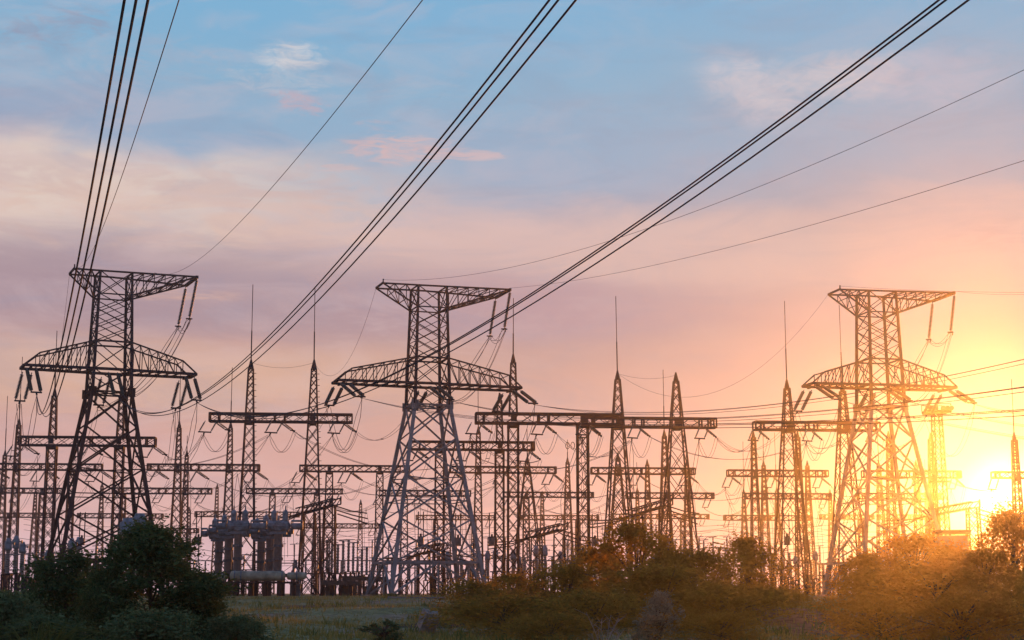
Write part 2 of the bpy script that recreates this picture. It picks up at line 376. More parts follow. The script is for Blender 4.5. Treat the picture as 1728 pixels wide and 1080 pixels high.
# ------------------------------------------------------------------ insulators and wires
def string_profile(Ln, r, nd):
    pr = [(.05, 0), (.05, .25)]; z = .25; st = (Ln-.5)/nd
    for i in range(nd): pr += [(r*.45, z+st*.1), (r, z+st*.45), (r, z+st*.6), (r*.45, z+st*.95)]; z += st
    pr += [(.05, Ln-.22), (.05, Ln)]
    return pr
_smesh = {}
def string_mesh(Ln, r, nd, mat):
    k = (round(Ln, 2), r, nd, mat.name)
    if k not in _smesh:
        m = MB(); m.lathe(string_profile(Ln, r, nd), (0, 0, 0), (0, 0, -1), 8); _smesh[k] = m.mesh('insulator_string', mat)
    return _smesh[k]
_ymesh = {}
def double_insulator(p, direction, side, Ln, r, nd, gap, label, group, mat=None):
    """two parallel strings with a yoke plate, hung from p and pulled along direction; returns the free end"""
    d = Vector(direction).normalized(); side = Vector(side).normalized()
    root = empty('double_insulator', p); tag(root, label, 'insulator', group)
    q = (-d).to_track_quat('Z', 'Y')
    me = string_mesh(Ln, r, nd, mat or GLASS)
    for s in (-1, 1):
        o = obj('insulator_string', me, root); o.location = side*(s*gap/2); o.rotation_mode = 'QUATERNION'; o.rotation_quaternion = q
    m = MB(); e = d*Ln
    m.bar(e-side*(gap/2+.1), e+side*(gap/2+.1), .16); m.bar(e, e+d*.35, .14)
    m.build('yoke_plate', STEEL, root)
    return Vector(p)+d*(Ln+.35)
def parab(p0, p1, sag, n=24, t0=0., t1=1.):
    p0, p1 = Vector(p0), Vector(p1); out = []
    for i in range(n+1):
        t = t0+(t1-t0)*i/n; q = p0.lerp(p1, t) if 0 <= t <= 1 else p0+(p1-p0)*t
        q.z -= 4*sag*t*(1-t); out.append(q)
    return out
def fit3(p0, pm, p1, tmax=1.0, n=60):
    """curve from p0 (world) through photo point pm=(px,py) to p1 (world): straight in plan, quadratic in height"""
    p0, p1 = Vector(p0), Vector(p1); d = ray(*pm)
    # plan intersection of the line p0-p1 with the pixel's vertical plane
    a, b = p1.x-p0.x, p1.y-p0.y
    k = d.x/d.y
    t = ((p0.y-CAM.y)*k-(p0.x-CAM.x))/(a-b*k)
    y = p0.y+b*t; z = CAM.z+d.z*(y-CAM.y)/d.y
    c = p0.z; s = p1.z-c; A = (z-c-s*t)/(t*t-t); B = s-A
    return [Vector((p0.x+a*u, p0.y+b*u, c+B*u+A*u*u)) for u in [tmax*i/n for i in range(n+1)]]
def curved(p0, p1, A, tmax, n):
    p0, p1 = Vector(p0), Vector(p1); d = p1-p0
    return [Vector((p0.x+d.x*u, p0.y+d.y*u, p0.z+(d.z-A)*u+A*u*u)) for u in [tmax*i/n for i in range(n+1)]]
def wire(curves, label, cat='cable', group=None, r=.022, spacers=0, name='power_cable', part='cable_strand', seg=4):
    """one cable thing: a single tube, or an empty with one strand per conductor"""
    if len(curves) == 1:
        m = MB(); m.tube(curves[0], r, seg); o = m.build(name, WIRE); return tag(o, label, cat, group)
    root = empty(name, curves[0][0]); tag(root, label, cat, group); off = Vector(curves[0][0])
    for c in curves:
        m = MB(); m.tube([p-off for p in c], r, seg); m.build(part, WIRE, root)
    if spacers:
        n = len(curves[0])
        for k in range(spacers):
            i = int((k+.7)*n/(spacers+.4)); i = min(i, n-1); m = MB()
            for a, b in zip(curves, curves[1:]+curves[:1]): m.bar(a[i]-off, b[i]-off, .07)
            m.build('spacer', STEEL, root)
    return root
def offs(c, dx, dz, grow=None):
    n = len(c)-1
    return [p+Vector((dx, 0, dz))*(1 if grow is None else min(1, grow*i/n)) for i, p in enumerate(c)]
def bundle(c): return [offs(c, -.21, 0, 8), offs(c, .03, .07, 8), offs(c, .23, -.15, 8)]
def twin(c, g=.4): return [offs(c, -g/2, 0, 10), offs(c, g/2, 0, 10)]

# ------------------------------------------------------------------ big pylons
def xface(m, c0, c1, d0, d1, w, horiz=True):
    """X bracing between edge c (bottom,top) and edge d (bottom,top)"""
    m.bar(c0, d1, w); m.bar(d0, c1, w)
    if horiz: m.bar(c1, d1, w)
def pylon(px, D, scale, rot, desc, short, lower_mat, far_down, XL=12.6, upx=(-6.6, 10.2), ZT=39.7, nd=(.75, .40, .55)):
    base = P(px, HORIZON, D); base.z = 0
    root = empty('lattice_pylon', base, rot); root.scale = (scale,)*3
    tag(root, desc, 'pylon', 'lattice pylons of the line')
    ZW, ZA, ZB, ZC = 24.2, 26.9, 30.3, ZT-2.8
    def hw(z): return 6.2+(2.3-6.2)*z/ZW if z < ZW else 2.3+(1.9-2.3)*(z-ZW)/(ZT-ZW)
    def cn(i, z): s = ((-1, -1), (1, -1), (1, 1), (-1, 1))[i]; return Vector((s[0]*hw(z), s[1]*hw(z), z))
    for i in range(4):
        m = MB(); m.bar(cn(i, 0)-Vector((0, 0, .3)), cn(i, ZW), .46, .40); m.build('lower_leg', lower_mat, root)
        m = MB(); m.bar(cn(i, ZW), cn(i, ZT), .36, .26)
        for k in range(16):                        # climbing pegs
            z = 25+k*.9; p = cn(i, z)
            if i in (0,): m.bar(p, p+Vector((-.45, 0, 0)), .05)
        m.build('upper_leg', STEEL, root)
        m = MB(); p = cn(i, ZW); m.box(p, (.95, .10, 1.1)); m.box(p, (.10, .95, 1.1)); m.build('gusset_plate', lower_mat, root)
        m = MB(); p = cn(i, 0); m.box((p.x, p.y, -.25), (1.3, 1.3, .9)); m.build('footing', CONC, root)
    lv = [4.2, 9.6, 14.9, 19.9, ZW]
    m = MB()
    for i in range(4):
        j = (i+1) % 4
        for a, b in zip(lv[:-1], lv[1:]): xface(m, cn(i, a), cn(i, b), cn(j, a), cn(j, b), .19, b == ZW)
        m.bar(cn(i, 4.2), cn(j, 4.2), .30)
        mid = (cn(i, 4.2)+cn(j, 4.2))/2
        m.bar(mid, cn(i, .1), .24); m.bar(mid, cn(j, .1), .24); m.bar(mid, Vector((mid.x*1.0, mid.y*1.0, .0)), .15)
        q1 = cn(i, 4.2).lerp(cn(j, 4.2), .12); m.bar(q1, cn(i, .1), .18)
        q2 = cn(j, 4.2).lerp(cn(i, 4.2), .12); m.bar(q2, cn(j, .1), .18)
        # secondary struts from leg to diagonals
        for a, b in zip(lv[:-1], lv[1:]):
            zc_ = (a+b)/2; c = (cn(i, zc_)+cn(j, zc_))/2
            if a > 8: continue
            m.bar(cn(i, zc_), cn(i, a).lerp(cn(j, b), .25), .11); m.bar(cn(j, zc_), cn(j, a).lerp(cn(i, b), .25), .11)
        m.bar(cn(i, 11.9), cn(j, 11.9), .12)
    for z in (4.2, 14.9, ZW): m.bar(cn(0, z), cn(2, z), .14); m.bar(cn(1, z), cn(3, z), .14)
    m.build('lower_bracing', lower_mat, root)
    m = MB()
    up = [ZW, ZA, ZB]+[ZB+(ZC-ZB)*k/3 for k in (1, 2, 3)]+[ZT]
    for i in range(4):
        j = (i+1) % 4
        for a, b in zip(up[:-1], up[1:]):
            if i % 2 == 0 and a >= ZB: m.bar(cn(i, a), cn(j, b), .10); m.bar(cn(j, a), cn(i, b), .10); (m.bar(cn(i, a).lerp(cn(i, b), .5), cn(j, b).lerp(cn(j, a), -.5 if b < ZT else 0), .08) if b < ZC else None); continue
            xface(m, cn(i, a), cn(i, b), cn(j, a), cn(j, b), .10, False)
        for z in (ZC, ZT): m.bar(cn(i, z), cn(j, z), .15)
        for z in (ZB, ZA): m.bar(cn(i, z), cn(j, z), .2)
    m.build('upper_bracing', STEEL, root)
    # lower cross-arm
    m = MB(); ya = hw(ZA)
    for s in (-1, 1):
        m.bar((-XL, s*1.75, ZA), (0, s*(ya+.1), ZA), .32); m.bar((0, s*(ya+.1), ZA), (XL, s*1.75, ZA), .32)
        for e in (-1, 1):
            b0, b1 = Vector((e*hw(ZB), s*hw(ZB), ZB)), Vector((e*(XL-1.7), s*1.8, ZA+1.55)); tip = Vector((e*XL, s*1.75, ZA+.1))
            m.bar(b0, b1, .17); m.bar(b1, tip, .17)
            n = 6
            for k in range(n):
                x0, x1 = k/n, (k+1)/n
                t0, t1 = b0.lerp(b1, x0), b0.lerp(b1, x1)
                bot = lambda tt: Vector((tt.x, s*(1.75+(ya-1.75)*(1-abs(tt.x)/XL)), ZA))
                m.bar(t1, bot(t1), .09); m.bar(t0, bot(t1), .09)
                if s == 1:
                    fl = lambda v: Vector((v.x, -v.y, v.z))
                    m.bar(bot(t0), fl(bot(t1)), .09); m.bar(fl(bot(t0)), bot(t1), .09); m.bar(t1, fl(t1), .08)
    for e in (-1, 1): m.bar((e*XL, -1.75, ZA), (e*XL, 1.75, ZA), .3); m.bar((e*(XL-.8), -1.9, ZA-.2), (e*(XL-.8), 1.9, ZA-.2), .22)
    m.build('lower_cross_arm', STEEL, root)
    # upper cross-arm: short end for the earth wire, long end carrying the jumper strings
    m = MB(); xl, xr = upx; yl, yr = 1.9, 3.1
    for s in (-1, 1):
        tl, tr = Vector((xl, s*yl, ZT-.05)), Vector((xr, s*yr, ZT-.1))
        m.bar(tl, cn(0, ZT)*Vector((0, 0, 0))+Vector((0, s*1.9, ZT)), .2); m.bar((0, s*1.9, ZT), tr, .2)
        bl, br = Vector((-hw(ZC), s*hw(ZC), ZC)), Vector((hw(ZC), s*hw(ZC), ZC))
        m.bar(bl, tl, .18); m.bar(br, tr, .2)
        for n, b0, tp in ((3, bl, tl), (6, br, tr)):
            b0t = Vector((b0.x, s*1.9, ZT))
            for k in range(1, n):
                f0, f1 = (k-1)/n, k/n
                lo0, lo1, hi0, hi1 = b0.lerp(tp, f0), b0.lerp(tp, f1), b0t.lerp(tp, f0), b0t.lerp(tp, f1)
                m.bar(lo1, hi1, .09); m.bar(lo0, hi1, .09)
                if s == 1:
                    fl = lambda v: Vector((v.x, -v.y, v.z))
                    m.bar(hi0, fl(hi1), .09); m.bar(hi1, fl(hi1), .09); m.bar(fl(hi1), hi1.lerp(hi0, 1), .07); m.bar(lo1, fl(lo1), .09); m.bar(lo0, fl(lo1), .08)
    m.bar((xl, -yl, ZT), (xl, yl, ZT), .22); m.bar((xr, -yr, ZT-.1), (xr, yr, ZT-.1), .34)
    m.bar((xl, -yl, ZT), (xl, -yl, ZT+.5), .14)
    m.build('upper_cross_arm', STEEL, root)
    W = Matrix.Translation(base) @ Matrix.Rotation(rot, 4, 'Z') @ Matrix.Scale(scale, 4)
    Rm = Matrix.Rotation(rot, 3, 'Z')
    near, far = Rm @ Vector((0, -1, 0)), Rm @ Vector((0, 1, 0)); along = Rm @ Vector((1, 0, 0))
    out = {}
    grp = 'insulator strings of the pylons'
    for nm, x, word in (('L', -XL+.8, 'end away from the sun'), ('C', 0, 'middle'), ('R', XL-.8, 'sunward end')):
        pn = W @ Vector((x, -1.85 if x else -2.4, ZA-.4)); pf = W @ Vector((x, 1.85 if x else 2.4, ZA-.4))
        out[nm+'n'] = double_insulator(pn, near*nd[0]+along*nd[1]+Vector((0, 0, -nd[2])), along, 3.6*scale, .21, 18, .95, f'thick insulator pair sloping nearer under the {word} of the {short}', grp)
        out[nm+'f'] = double_insulator(pf, far*far_down[0]-along*.15+Vector((0, 0, -far_down[1])), along, 3.6*scale, .21, 18, .95, f'thick insulator pair sloping farther under the {word} of the {short}', grp)
    tips = []
    for s, w_ in ((-1, 'near'), (1, 'far')):
        p = W @ Vector((xr, s*yr, ZT-.25)); L_ = 5.2*scale; d = (Vector((0, 0, -1))-along*.16).normalized()
        m = MB(); m.lathe(string_profile(L_, .19, 26), (0, 0, 0), d, 8); o = m.build('insulator_string', GLASS); o.location = p
        tag(o, f'long ribbed insulator string hanging from {w_} tip of upper arm of {short}', 'insulator', grp)
        tips.append(p+d*L_)
    out['tips'] = tips
    out['gl'] = W @ Vector((xl, -yl, ZT+.4)); out['glf'] = W @ Vector((xl, yl, ZT)); out['gr'] = W @ Vector((xr, -yr, ZT+.1)); out['gm'] = W @ Vector((4.5, -2.3, ZT+.2))
    # jumpers
    for nm, word in (('L', 'end away from the sun'), ('R', 'sunward end')):
        c = parab(out[nm+'n'], out[nm+'f'], 6.0*scale, 20)
        wire(twin(c, .5), f'slack jumper loop hanging below the {word} of the {short}', 'cable', 'jumper loops of the pylons', .03, 0, 'jumper_cable')
    c1 = parab(out['Cn'], tips[0], 2.2, 16); c2 = parab(tips[0], tips[1], .9, 10); c3 = parab(tips[1], out['Cf'], 2.0, 16)
    root2 = empty('jumper_cable', out['Cn']); tag(root2, f'long jumper cable rising to the upper arm of the {short}', 'cable', 'jumper loops of the pylons')
    for c in (c1, c2, c3):
        for q in twin(c, .45)+[offs(c, 0, -.3)]:
            m = MB(); m.tube([p-out['Cn'] for p in q], .026, 4); m.build('cable_strand', WIRE, root2)
    m = MB()
    for tp in tips:
        p = tp-out['Cn']; m.bar(p-near*.45, p+near*.45, .12); m.bar(p-along*.35, p+along*.35, .12); m.bar(p+near*.45, p+near*.45-Vector((0, 0, .4)), .10)
    m.build('clamp', STEEL, root2)
    return out
T1 = pylon(169, 172, .894, R(24), 'dark tall lattice pylon rising behind the big leafy dark tree', 'tree-side pylon', RUST, (.35, .95), 10.2, (-5.0, 9.6), 38.9, (.5, .12, .8))
T2 = pylon(719, 176, .856, R(18.5), 'tall lattice pylon with pale lower legs standing behind the tilted concrete slab', 'central pylon', PALE_LIT, (.85, .62), 12.2)
T3 = pylon(1498, 184, .888, R(12), 'tall lattice pylon glowing orange beside the setting sun', 'sun-side pylon', PALE_LIT, (.75, .75), 10.0, (-5.9, 9.6), 39.3)

# ------------------------------------------------------------------ gantries
GAN = {}
def lattice(m, u0, zs, hws, wl, wb, ratio=1.25, depth=1.0):
    """square lattice column; zs/hws give half-width at heights"""
    def hw(z): return float(np.interp(z, zs, hws))
    S = ((-1, -1), (1, -1), (1, 1), (-1, 1))
    pt = lambda i, z: Vector((u0+S[i][0]*hw(z), S[i][1]*hw(z)*depth, z))
    for i in range(4):
        for a, b in zip(zs[:-1], zs[1:]): m.bar(pt(i, a), pt(i, b), wl)
    z = zs[0]
    while z < zs[-1]-.15:
        h = max(.8, 2*hw(z)*ratio); z2 = min(z+h, zs[-1])
        if zs[-1]-z2 < .4*h: z2 = zs[-1]
        for i in range(4):
            j = (i+1) % 4; m.bar(pt(i, z), pt(j, z2), wb); m.bar(pt(j, z), pt(i, z2), wb)
        z = z2
    return hw
def gantry(key, D, x0, x1, yt, yb, masts, short, desc, phases=(.02, .5, .98), mat=None, rot=R(5), thick=1.0, ins=2, pegs=False, flat=False):
    mat = mat or STEEL
    xc = (x0+x1)/2; p0 = P(xc, HORIZON, D); p0.z = 0
    u = Vector((math.cos(rot), math.sin(rot), 0)); nrm = Vector((-math.sin(rot), math.cos(rot), 0))
    def on(px, py):
        d = ray(px, py); tt = (p0-CAM).dot(nrm)/d.dot(nrm); q = CAM+d*tt
        return (q-p0).dot(u), q.z
    root = empty('portal_gantry', p0, rot); tag(root, desc, 'gantry', 'lattice gantries of the substation')
    ua, ub = on(x0, yb)[0], on(x1, yb)[0]; zt, zb = on(xc, yt)[1], on(xc, yb)[1]
    hd = .75*thick; wc, wb = .165*thick*(D/210)**.6, .075*(D/210)**.7
    m = MB()
    for y in (-hd, hd):
        for z in (zt, zb): m.bar((ua, y, z), (ub, y, z), wc*1.15)
    n = max(6, int(round((ub-ua)/((zt-zb)*1.5))))
    for k in range(n):
        a, b = ua+(ub-ua)*k/n, ua+(ub-ua)*(k+1)/n
        for y in (-hd, hd):
            m.bar((a, y, zb), (b, y, zt), wb)
            if y < 0: m.bar((a, y, zt), (b, y, zb), wb)
        m.bar((a, -hd, zb), (b, hd, zb), wb); m.bar((a, hd, zt), (b, -hd, zt), wb*.8)
    for f in (0., 1.):
        a = ua+(ub-ua)*f
        for y in (-hd, hd): m.bar((a, y, zb), (a, y, zt), wc)
        for z in (zb, zt): m.bar((a, -hd, z), (a, hd, z), wc)
    for f in phases:
        for q in (-.035, .035):
            a = min(max(ua+(ub-ua)*(f+q), ua), ub)
            for y in (-hd, hd): m.bar((a, y, zb), (a, y, zt), wc*1.1)
    m.build('beam_lattice', mat, root)
    tops = []
    for mm in masts:
        px, yp, yr, wpx, style = mm
        um, zbm = on(px, yb); wm = wpx*D/F_PX/2*.98
        m = MB(); wl, wbr = .19*(D/210)**.5, .082*(D/210)**.6
        if style == 'taper':
            zp = on(px, yp)[1]; k = (wm-.3)/(zp-zbm); hb = .3+k*zp
            lattice(m, um, [-.2, zp], [hb, .3], wl, wbr)
            if pegs:
                hwf = lambda z: .3+k*(zp-z)
                z = 2.
                while z < zp: m.bar((um+hwf(z), -hwf(z), z), (um+hwf(z)+.4, -hwf(z), z), .07); z += .75
            m.lathe([(.34, 0), (.34, .3), (.1, 1.3)], (um, 0, zp-.1), (0, 0, 1), 6)
        else:
            hb = wm*(1.05 if style == 'col' else 1.45)
            lattice(m, um, [-.2, zbm-.5], [hb, wm], wl, wbr)
            m.box((um, 0, zbm-.3), (wm*2.3, max(hd, wm)*2.1, .35))
            zp = zt
            if yp:
                zp = on(px, yp)[1]
                lattice(m, um, [zt-.3, zp], [wm*.78, .28], wl*.9, wbr)
                m.lathe([(.3, 0), (.3, .3), (.1, 1.2)], (um, 0, zp-.1), (0, 0, 1), 6)
        # knee where the beam sits
        m.box((um, -hd-.12, (zt+zb)/2), (wm*1.2, .14, (zt-zb)*.75)); m.box((um, 0, zb-.22), (wm*1.5, hd*2.3, .28))
        mo = m.build('mast_lattice', mat, root)
        tops.append(p0+u*um+Vector((0, 0, zp+.8)))
        if yr:
            zr = on(px, yr)[1]; r = MB(); tilt = .012*(zr-zp)*random.uniform(-1, 1)
            r.tube([(um, 0, zp), (um+tilt*.5, 0, zp+(zr-zp)*.45)], .085*(D/210)**.5, 5); r.tube([(um+tilt*.5, 0, zp+(zr-zp)*.45), (um+tilt, 0, zr)], .05*(D/210)**.6, 5)
            r.build('lightning_rod', mat, mo)
    g = dict(root=root, rot=rot, short=short, p0=p0, u=u, n=nrm, zt=zt, zb=zb, ua=ua, ub=ub, tops=tops, D=D, a=[], b=[])
    s = min(1.25, D/230)
    words = ('end away from sun', 'middle', 'sunward end') if len(phases) == 3 else ('end away from sun', 'sunward end')
    for f, w in zip(phases, words):
        for kind in range(ins):
            sgn = -1 if kind == 0 else 1
            up = ua+(ub-ua)*f+sgn*.3
            pt = p0+u*up+nrm*(sgn*hd)+Vector((0, 0, zb-.05))
            dirn = (u*-.38-nrm*.25-Vector((0, 0, .78))) if kind == 0 else (u*.72+nrm*.35-Vector((0, 0, .5)))
            e_ = double_insulator(pt, dirn, u*.9+nrm*.4 if kind == 0 else nrm*.8+u*.5, 1.9*s, .13*s, 8, 1.5 if kind == 0 else .8,
                                  f'insulator pair sloping {"from" if kind == 0 else "toward"} sun under {w} of {short}', 'insulators hung under the gantry beams')
            g['a' if kind == 0 else 'b'].append(e_)
    GAN[key] = g
    return g
# front rows (photo pixel coordinates give each gantry its place at its own distance)
gantry('G1', 205, 354, 594, 699, 712, [(421, 622, 480, 14, 'taper'), (528, 622, 484, 16, 'taper')], 'tall gantry above breaker tanks', 'tall dark gantry on two rod-tipped masts between tree-side and central pylons', (.03, .49, .93), pegs=True, thick=1.15)
gantry('G2', 200, 803, 1045, 699, 715, [(866, 612, 503, 17, 'col'), (983, 0, 0, 18, 'col')], 'thick gantry beside central pylon', 'heavy thick-beamed gantry on straight columns beside the central pylon', (.02, .47, .78), RUST, thick=1.2)
gantry('G3', 216, 990, 1207, 706, 721, [(1043, 640, 500, 19, 'taper'), (1142, 643, 0, 21, 'taper')], 'gantry with flat-topped mast', 'reddish gantry with one rod-tipped and one flat-topped mast between two pylons', (.02, .40, .92), RUST, thick=1.15)
gantry('G4', 214, 1273, 1482, 713, 726, [(1330, 655, 508, 18, 'taper'), (1424, 660, 515, 17, 'taper')], 'gantry crossing sun-side pylon', 'tall orange-lit gantry with two rod-tipped masts crossing the sun-side pylon', (.03, .46, .97), RUST, thick=1.15)
gantry('L1', 216, 33, 262, 738, 752, [(88, 668, 558, 15, 'col'), (202, 668, 0, 14, 'col')], 'broad gantry behind tree-side pylon', 'broad straight-columned gantry directly behind the tree-side pylon', (.02, .49, .97), thick=1.1)
gantry('M2', 220, 690, 901, 746, 759, [(742, 0, 0, 14, 'col'), (843, 676, 0, 14, 'col')], 'broad gantry behind central pylon', 'broad gantry of medium height directly behind the central pylon', (.05, .47, .95), RUST, thick=1.1)
# second row
gantry('L2', 282, -16, 172, 783, 793, [(28, 717, 602, 9, 'taper'), (121, 0, 0, 9, 'wide')], 'tall-rodded gantry beyond the tree', 'long dark gantry beyond tree-side pylon with a very tall thin rod', (.03, .48, .97))
gantry('L3', 286, 249, 438, 784, 794, [(300, 722, 618, 10, 'taper'), (387, 722, 620, 10, 'taper')], 'gantry behind the breaker tanks', 'second-row gantry on two slim masts behind the breaker tanks', (.06, .42, .95))
gantry('M1', 288, 506, 691, 786, 796, [(556, 0, 0, 11, 'wide'), (641, 0, 0, 11, 'wide')], 'rodless gantry by central pylon', 'second-row gantry without rods meeting the legs of the central pylon', (.03, .45, .95))
gantry('M3', 290, 760, 938, 788, 798, [(807, 730, 655, 9, 'taper'), (890, 780, 724, 10, 'taper')], 'second-row gantry behind thick gantry', 'second-row gantry with uneven masts seen under the thick-beamed gantry', (.03, .5, .96), RUST)
gantry('M6', 292, 998, 1172, 790, 800, [(1043, 775, 0, 10, 'taper'), (1122, 736, 624, 11, 'taper')], 'second-row gantry behind flat-topped mast', 'second-row reddish gantry seen under the gantry with a flat-topped mast', (.03, .45, .93), RUST)
gantry('R1', 292, 1228, 1396, 794, 804, [(1273, 738, 0, 9, 'taper'), (1348, 738, 0, 9, 'taper')], 'second-row gantry beside sun-side pylon', 'second-row orange gantry with two flat-topped masts beside the sun-side pylon', (.03, .45, .93), RUST)
gantry('R4', 294, 1456, 1620, 795, 806, [(1502, 738, 0, 9, 'taper'), (1573, 741, 0, 9, 'taper')], 'second-row gantry behind sun-side pylon', 'second-row glowing gantry directly behind the legs of the sun-side pylon', (.03, .5, .95), RUST)
gantry('R6', 240, 1676, 1800, 797, 807, [(1715, 742, 640, 10, 'taper')], 'gantry just above the sun', 'pale gantry almost lost in the glare just above the sun', (.03, .9), RUST, ins=1)
# third row
gantry('L6', 355, -40, 108, 824, 832, [(5, 768, 668, 8, 'taper'), (72, 0, 0, 9, 'wide')], 'third-row gantry farthest from sun', 'third-row gantry with a thin rod farthest from the sun', (.05, .5, .95), ins=1)
gantry('L4', 360, 190, 357, 824, 833, [(208, 0, 0, 8, 'wide'), (313, 768, 735, 8, 'taper')], 'third-row gantry behind tree-side pylon', 'third-row gantry seen between the legs of the tree-side pylon and breaker tanks', (.03, .5, .93), ins=1)
gantry('L5', 364, 416, 578, 825, 833, [(460, 0, 0, 9, 'wide'), (535, 0, 0, 9, 'wide')], 'third-row gantry above breaker tanks', 'third-row rodless gantry just above the breaker tanks', (.03, .47, .95), ins=1)
gantry('M4', 366, 640, 794, 828, 837, [(683, 0, 0, 9, 'wide'), (755, 0, 0, 9, 'wide')], 'third-row gantry within central pylon', 'third-row gantry seen through the spread legs of the central pylon', (.03, .45, .93), ins=1)
gantry('M5', 366, 850, 1001, 831, 839, [(888, 0, 0, 9, 'wide'), (958, 780, 742, 9, 'taper')], 'third-row gantry below thick gantry', 'third-row gantry with a ringed rod tip below the thick-beamed gantry', (.03, .45, .95), RUST, ins=1)
gantry('M7', 368, 1057, 1204, 832, 841, [(1093, 784, 0, 8, 'taper'), (1160, 784, 0, 8, 'taper')], 'third-row gantry above orange bushes', 'third-row reddish gantry with two short peaks above the orange bushes', (.03, .5, .95), RUST, ins=1)
gantry('R2', 368, 1258, 1402, 833, 842, [(1290, 785, 732, 8, 'taper'), (1364, 786, 0, 8, 'taper')], 'third-row gantry beside sun-side pylon', 'third-row orange gantry with a rod beside the legs of sun-side pylon', (.03, .5, .93), RUST, ins=1)
gantry('R5', 370, 1448, 1590, 833, 842, [(1485, 785, 700, 8, 'taper'), (1548, 785, 0, 8, 'taper')], 'third-row gantry behind sun-side pylon', 'third-row glowing gantry seen through the legs of the sun-side pylon', (.03, .5, .93), RUST, ins=1)
# fourth row
gantry('L7', 470, 131, 275, 867, 874, [(170, 820, 780, 7, 'taper'), (240, 0, 0, 7, 'wide')], 'fourth-row gantry beyond leafy tree', 'small fourth-row gantry just above the big leafy tree', (.05, .5, .95), ins=1)
gantry('L8', 475, 329, 505, 864, 872, [(365, 823, 0, 6, 'taper'), (460, 0, 0, 7, 'wide')], 'fourth-row gantry behind breaker bushings', 'small fourth-row gantry level with the bushings of the breaker tanks', (.05, .5, .95), ins=1)
gantry('M8', 480, 702, 836, 870, 877, [(735, 0, 0, 7, 'wide'), (800, 0, 0, 7, 'wide')], 'fourth-row gantry within central pylon', 'small fourth-row gantry framed by the legs of the central pylon', (.05, .5, .95), RUST, ins=1)
gantry('M9', 482, 880, 1010, 870, 877, [(915, 835, 0, 6, 'taper'), (975, 0, 0, 7, 'wide')], 'fourth-row gantry below thick gantry', 'small fourth-row gantry low behind the columns of the thick-beamed gantry', (.05, .5, .95), RUST, ins=1)
gantry('R3', 484, 1222, 1368, 870, 878, [(1256, 830, 745, 7, 'taper'), (1312, 828, 730, 7, 'taper')], 'fourth-row gantry beside sun-side pylon', 'small fourth-row orange gantry with twin rods beside the sun-side pylon', (.05, .5, .95), RUST, ins=1)

gantry('N1', 500, -30, 86, 866, 873, [(14, 0, 0, 7, 'wide'), (58, 830, 770, 6, 'taper')], 'fourth-row gantry above dark undergrowth', 'small fourth-row gantry low behind transformers above the dark undergrowth', (.05, .5, .95), ins=1)
gantry('N2', 455, 505, 640, 884, 891, [(533, 0, 0, 7, 'wide'), (608, 850, 0, 6, 'taper')], 'low gantry above the sheds', 'small low gantry above the post insulators and dark sheds', (.05, .5, .95), ins=1)
gantry('N3', 510, 1032, 1196, 868, 875, [(1076, 828, 780, 6, 'taper'), (1152, 0, 0, 7, 'wide')], 'fourth-row gantry above orange bushes', 'small fourth-row gantry close above the tallest orange bush', (.05, .5, .95), RUST, ins=1)
gantry('N4', 505, 1384, 1474, 869, 876, [(1402, 832, 0, 6, 'taper'), (1452, 0, 0, 7, 'wide')], 'fourth-row gantry touching sun-side pylon', 'small fourth-row gantry just touching the shaded leg of sun-side pylon', (.05, .5, .95), RUST, ins=1)
gantry('N5', 515, 1482, 1596, 869, 876, [(1512, 0, 0, 7, 'wide'), (1565, 830, 775, 6, 'taper')], 'fourth-row gantry within sun-side pylon', 'small fourth-row gantry glowing through the legs of sun-side pylon', (.05, .5, .95), RUST, ins=1)
gantry('N6', 450, 245, 335, 892, 899, [(262, 0, 0, 7, 'wide'), (318, 862, 0, 6, 'taper')], 'low gantry behind leafy tree', 'small low gantry half hidden behind the big leafy tree', (.05, .5, .95), ins=1)

rg = GAN['M5']; q0 = P(961, 752, rg['D']); inv = (Matrix.Translation(rg['p0']) @ Matrix.Rotation(rg['rot'], 4, 'Z')).inverted()
m = MB()
for dx_, rr_ in ((-.45, .75), (.75, .8)):
    m.tube([inv @ (q0+Vector((dx_+rr_*.55*math.cos(a_), 0, rr_*math.sin(a_)))) for a_ in np.linspace(0, 2*math.pi, 15)], .09, 5)
m.build('rod_ring', RUST, rg['root'])

# floodlight mast near the sun
def flood_mast():
    p = P(1594, HORIZON, 226); p.z = 0
    root = empty('floodlight_mast', p, R(8)); tag(root, 'tall slim lattice mast carrying a floodlight platform near the sun', 'mast')
    zt = P(1594, 697, 226).z
    m = MB(); lattice(m, 0, [-.2, 8, zt], [1.5, .85, .55], .16, .08); m.build('mast_lattice', RUST, root)
    m = MB(); m.box((0, 0, zt+.15), (3.4, 2.6, .3))
    for x in (-1.65, 1.65):
        m.bar((x, -1.25, zt+.2), (x, -1.25, zt+1.2), .1); m.bar((x, 1.25, zt+.2), (x, 1.25, zt+1.2), .1)
    m.bar((-1.65, -1.25, zt+1.2), (1.65, -1.25, zt+1.2), .1); m.bar((-1.65, 1.25, zt+1.2), (1.65, 1.25, zt+1.2), .1)
    m.build('platform', RUST, root)
    for x in (-1.4, -.8, .3, .9, 1.5):
        m = MB(); m.lathe([(.12, 0), (.38, .35), (.40, .45)], (x, -1.35, zt+.75), (0, -.8, -.5), 10); m.build('floodlight', DGREY, root)
    m = MB()
    for z in (zt*.3, zt*.62): m.box((0, 0, z), (2.4, 2.0, .18))
    m.build('rest_platform', RUST, root)
flood_mast()

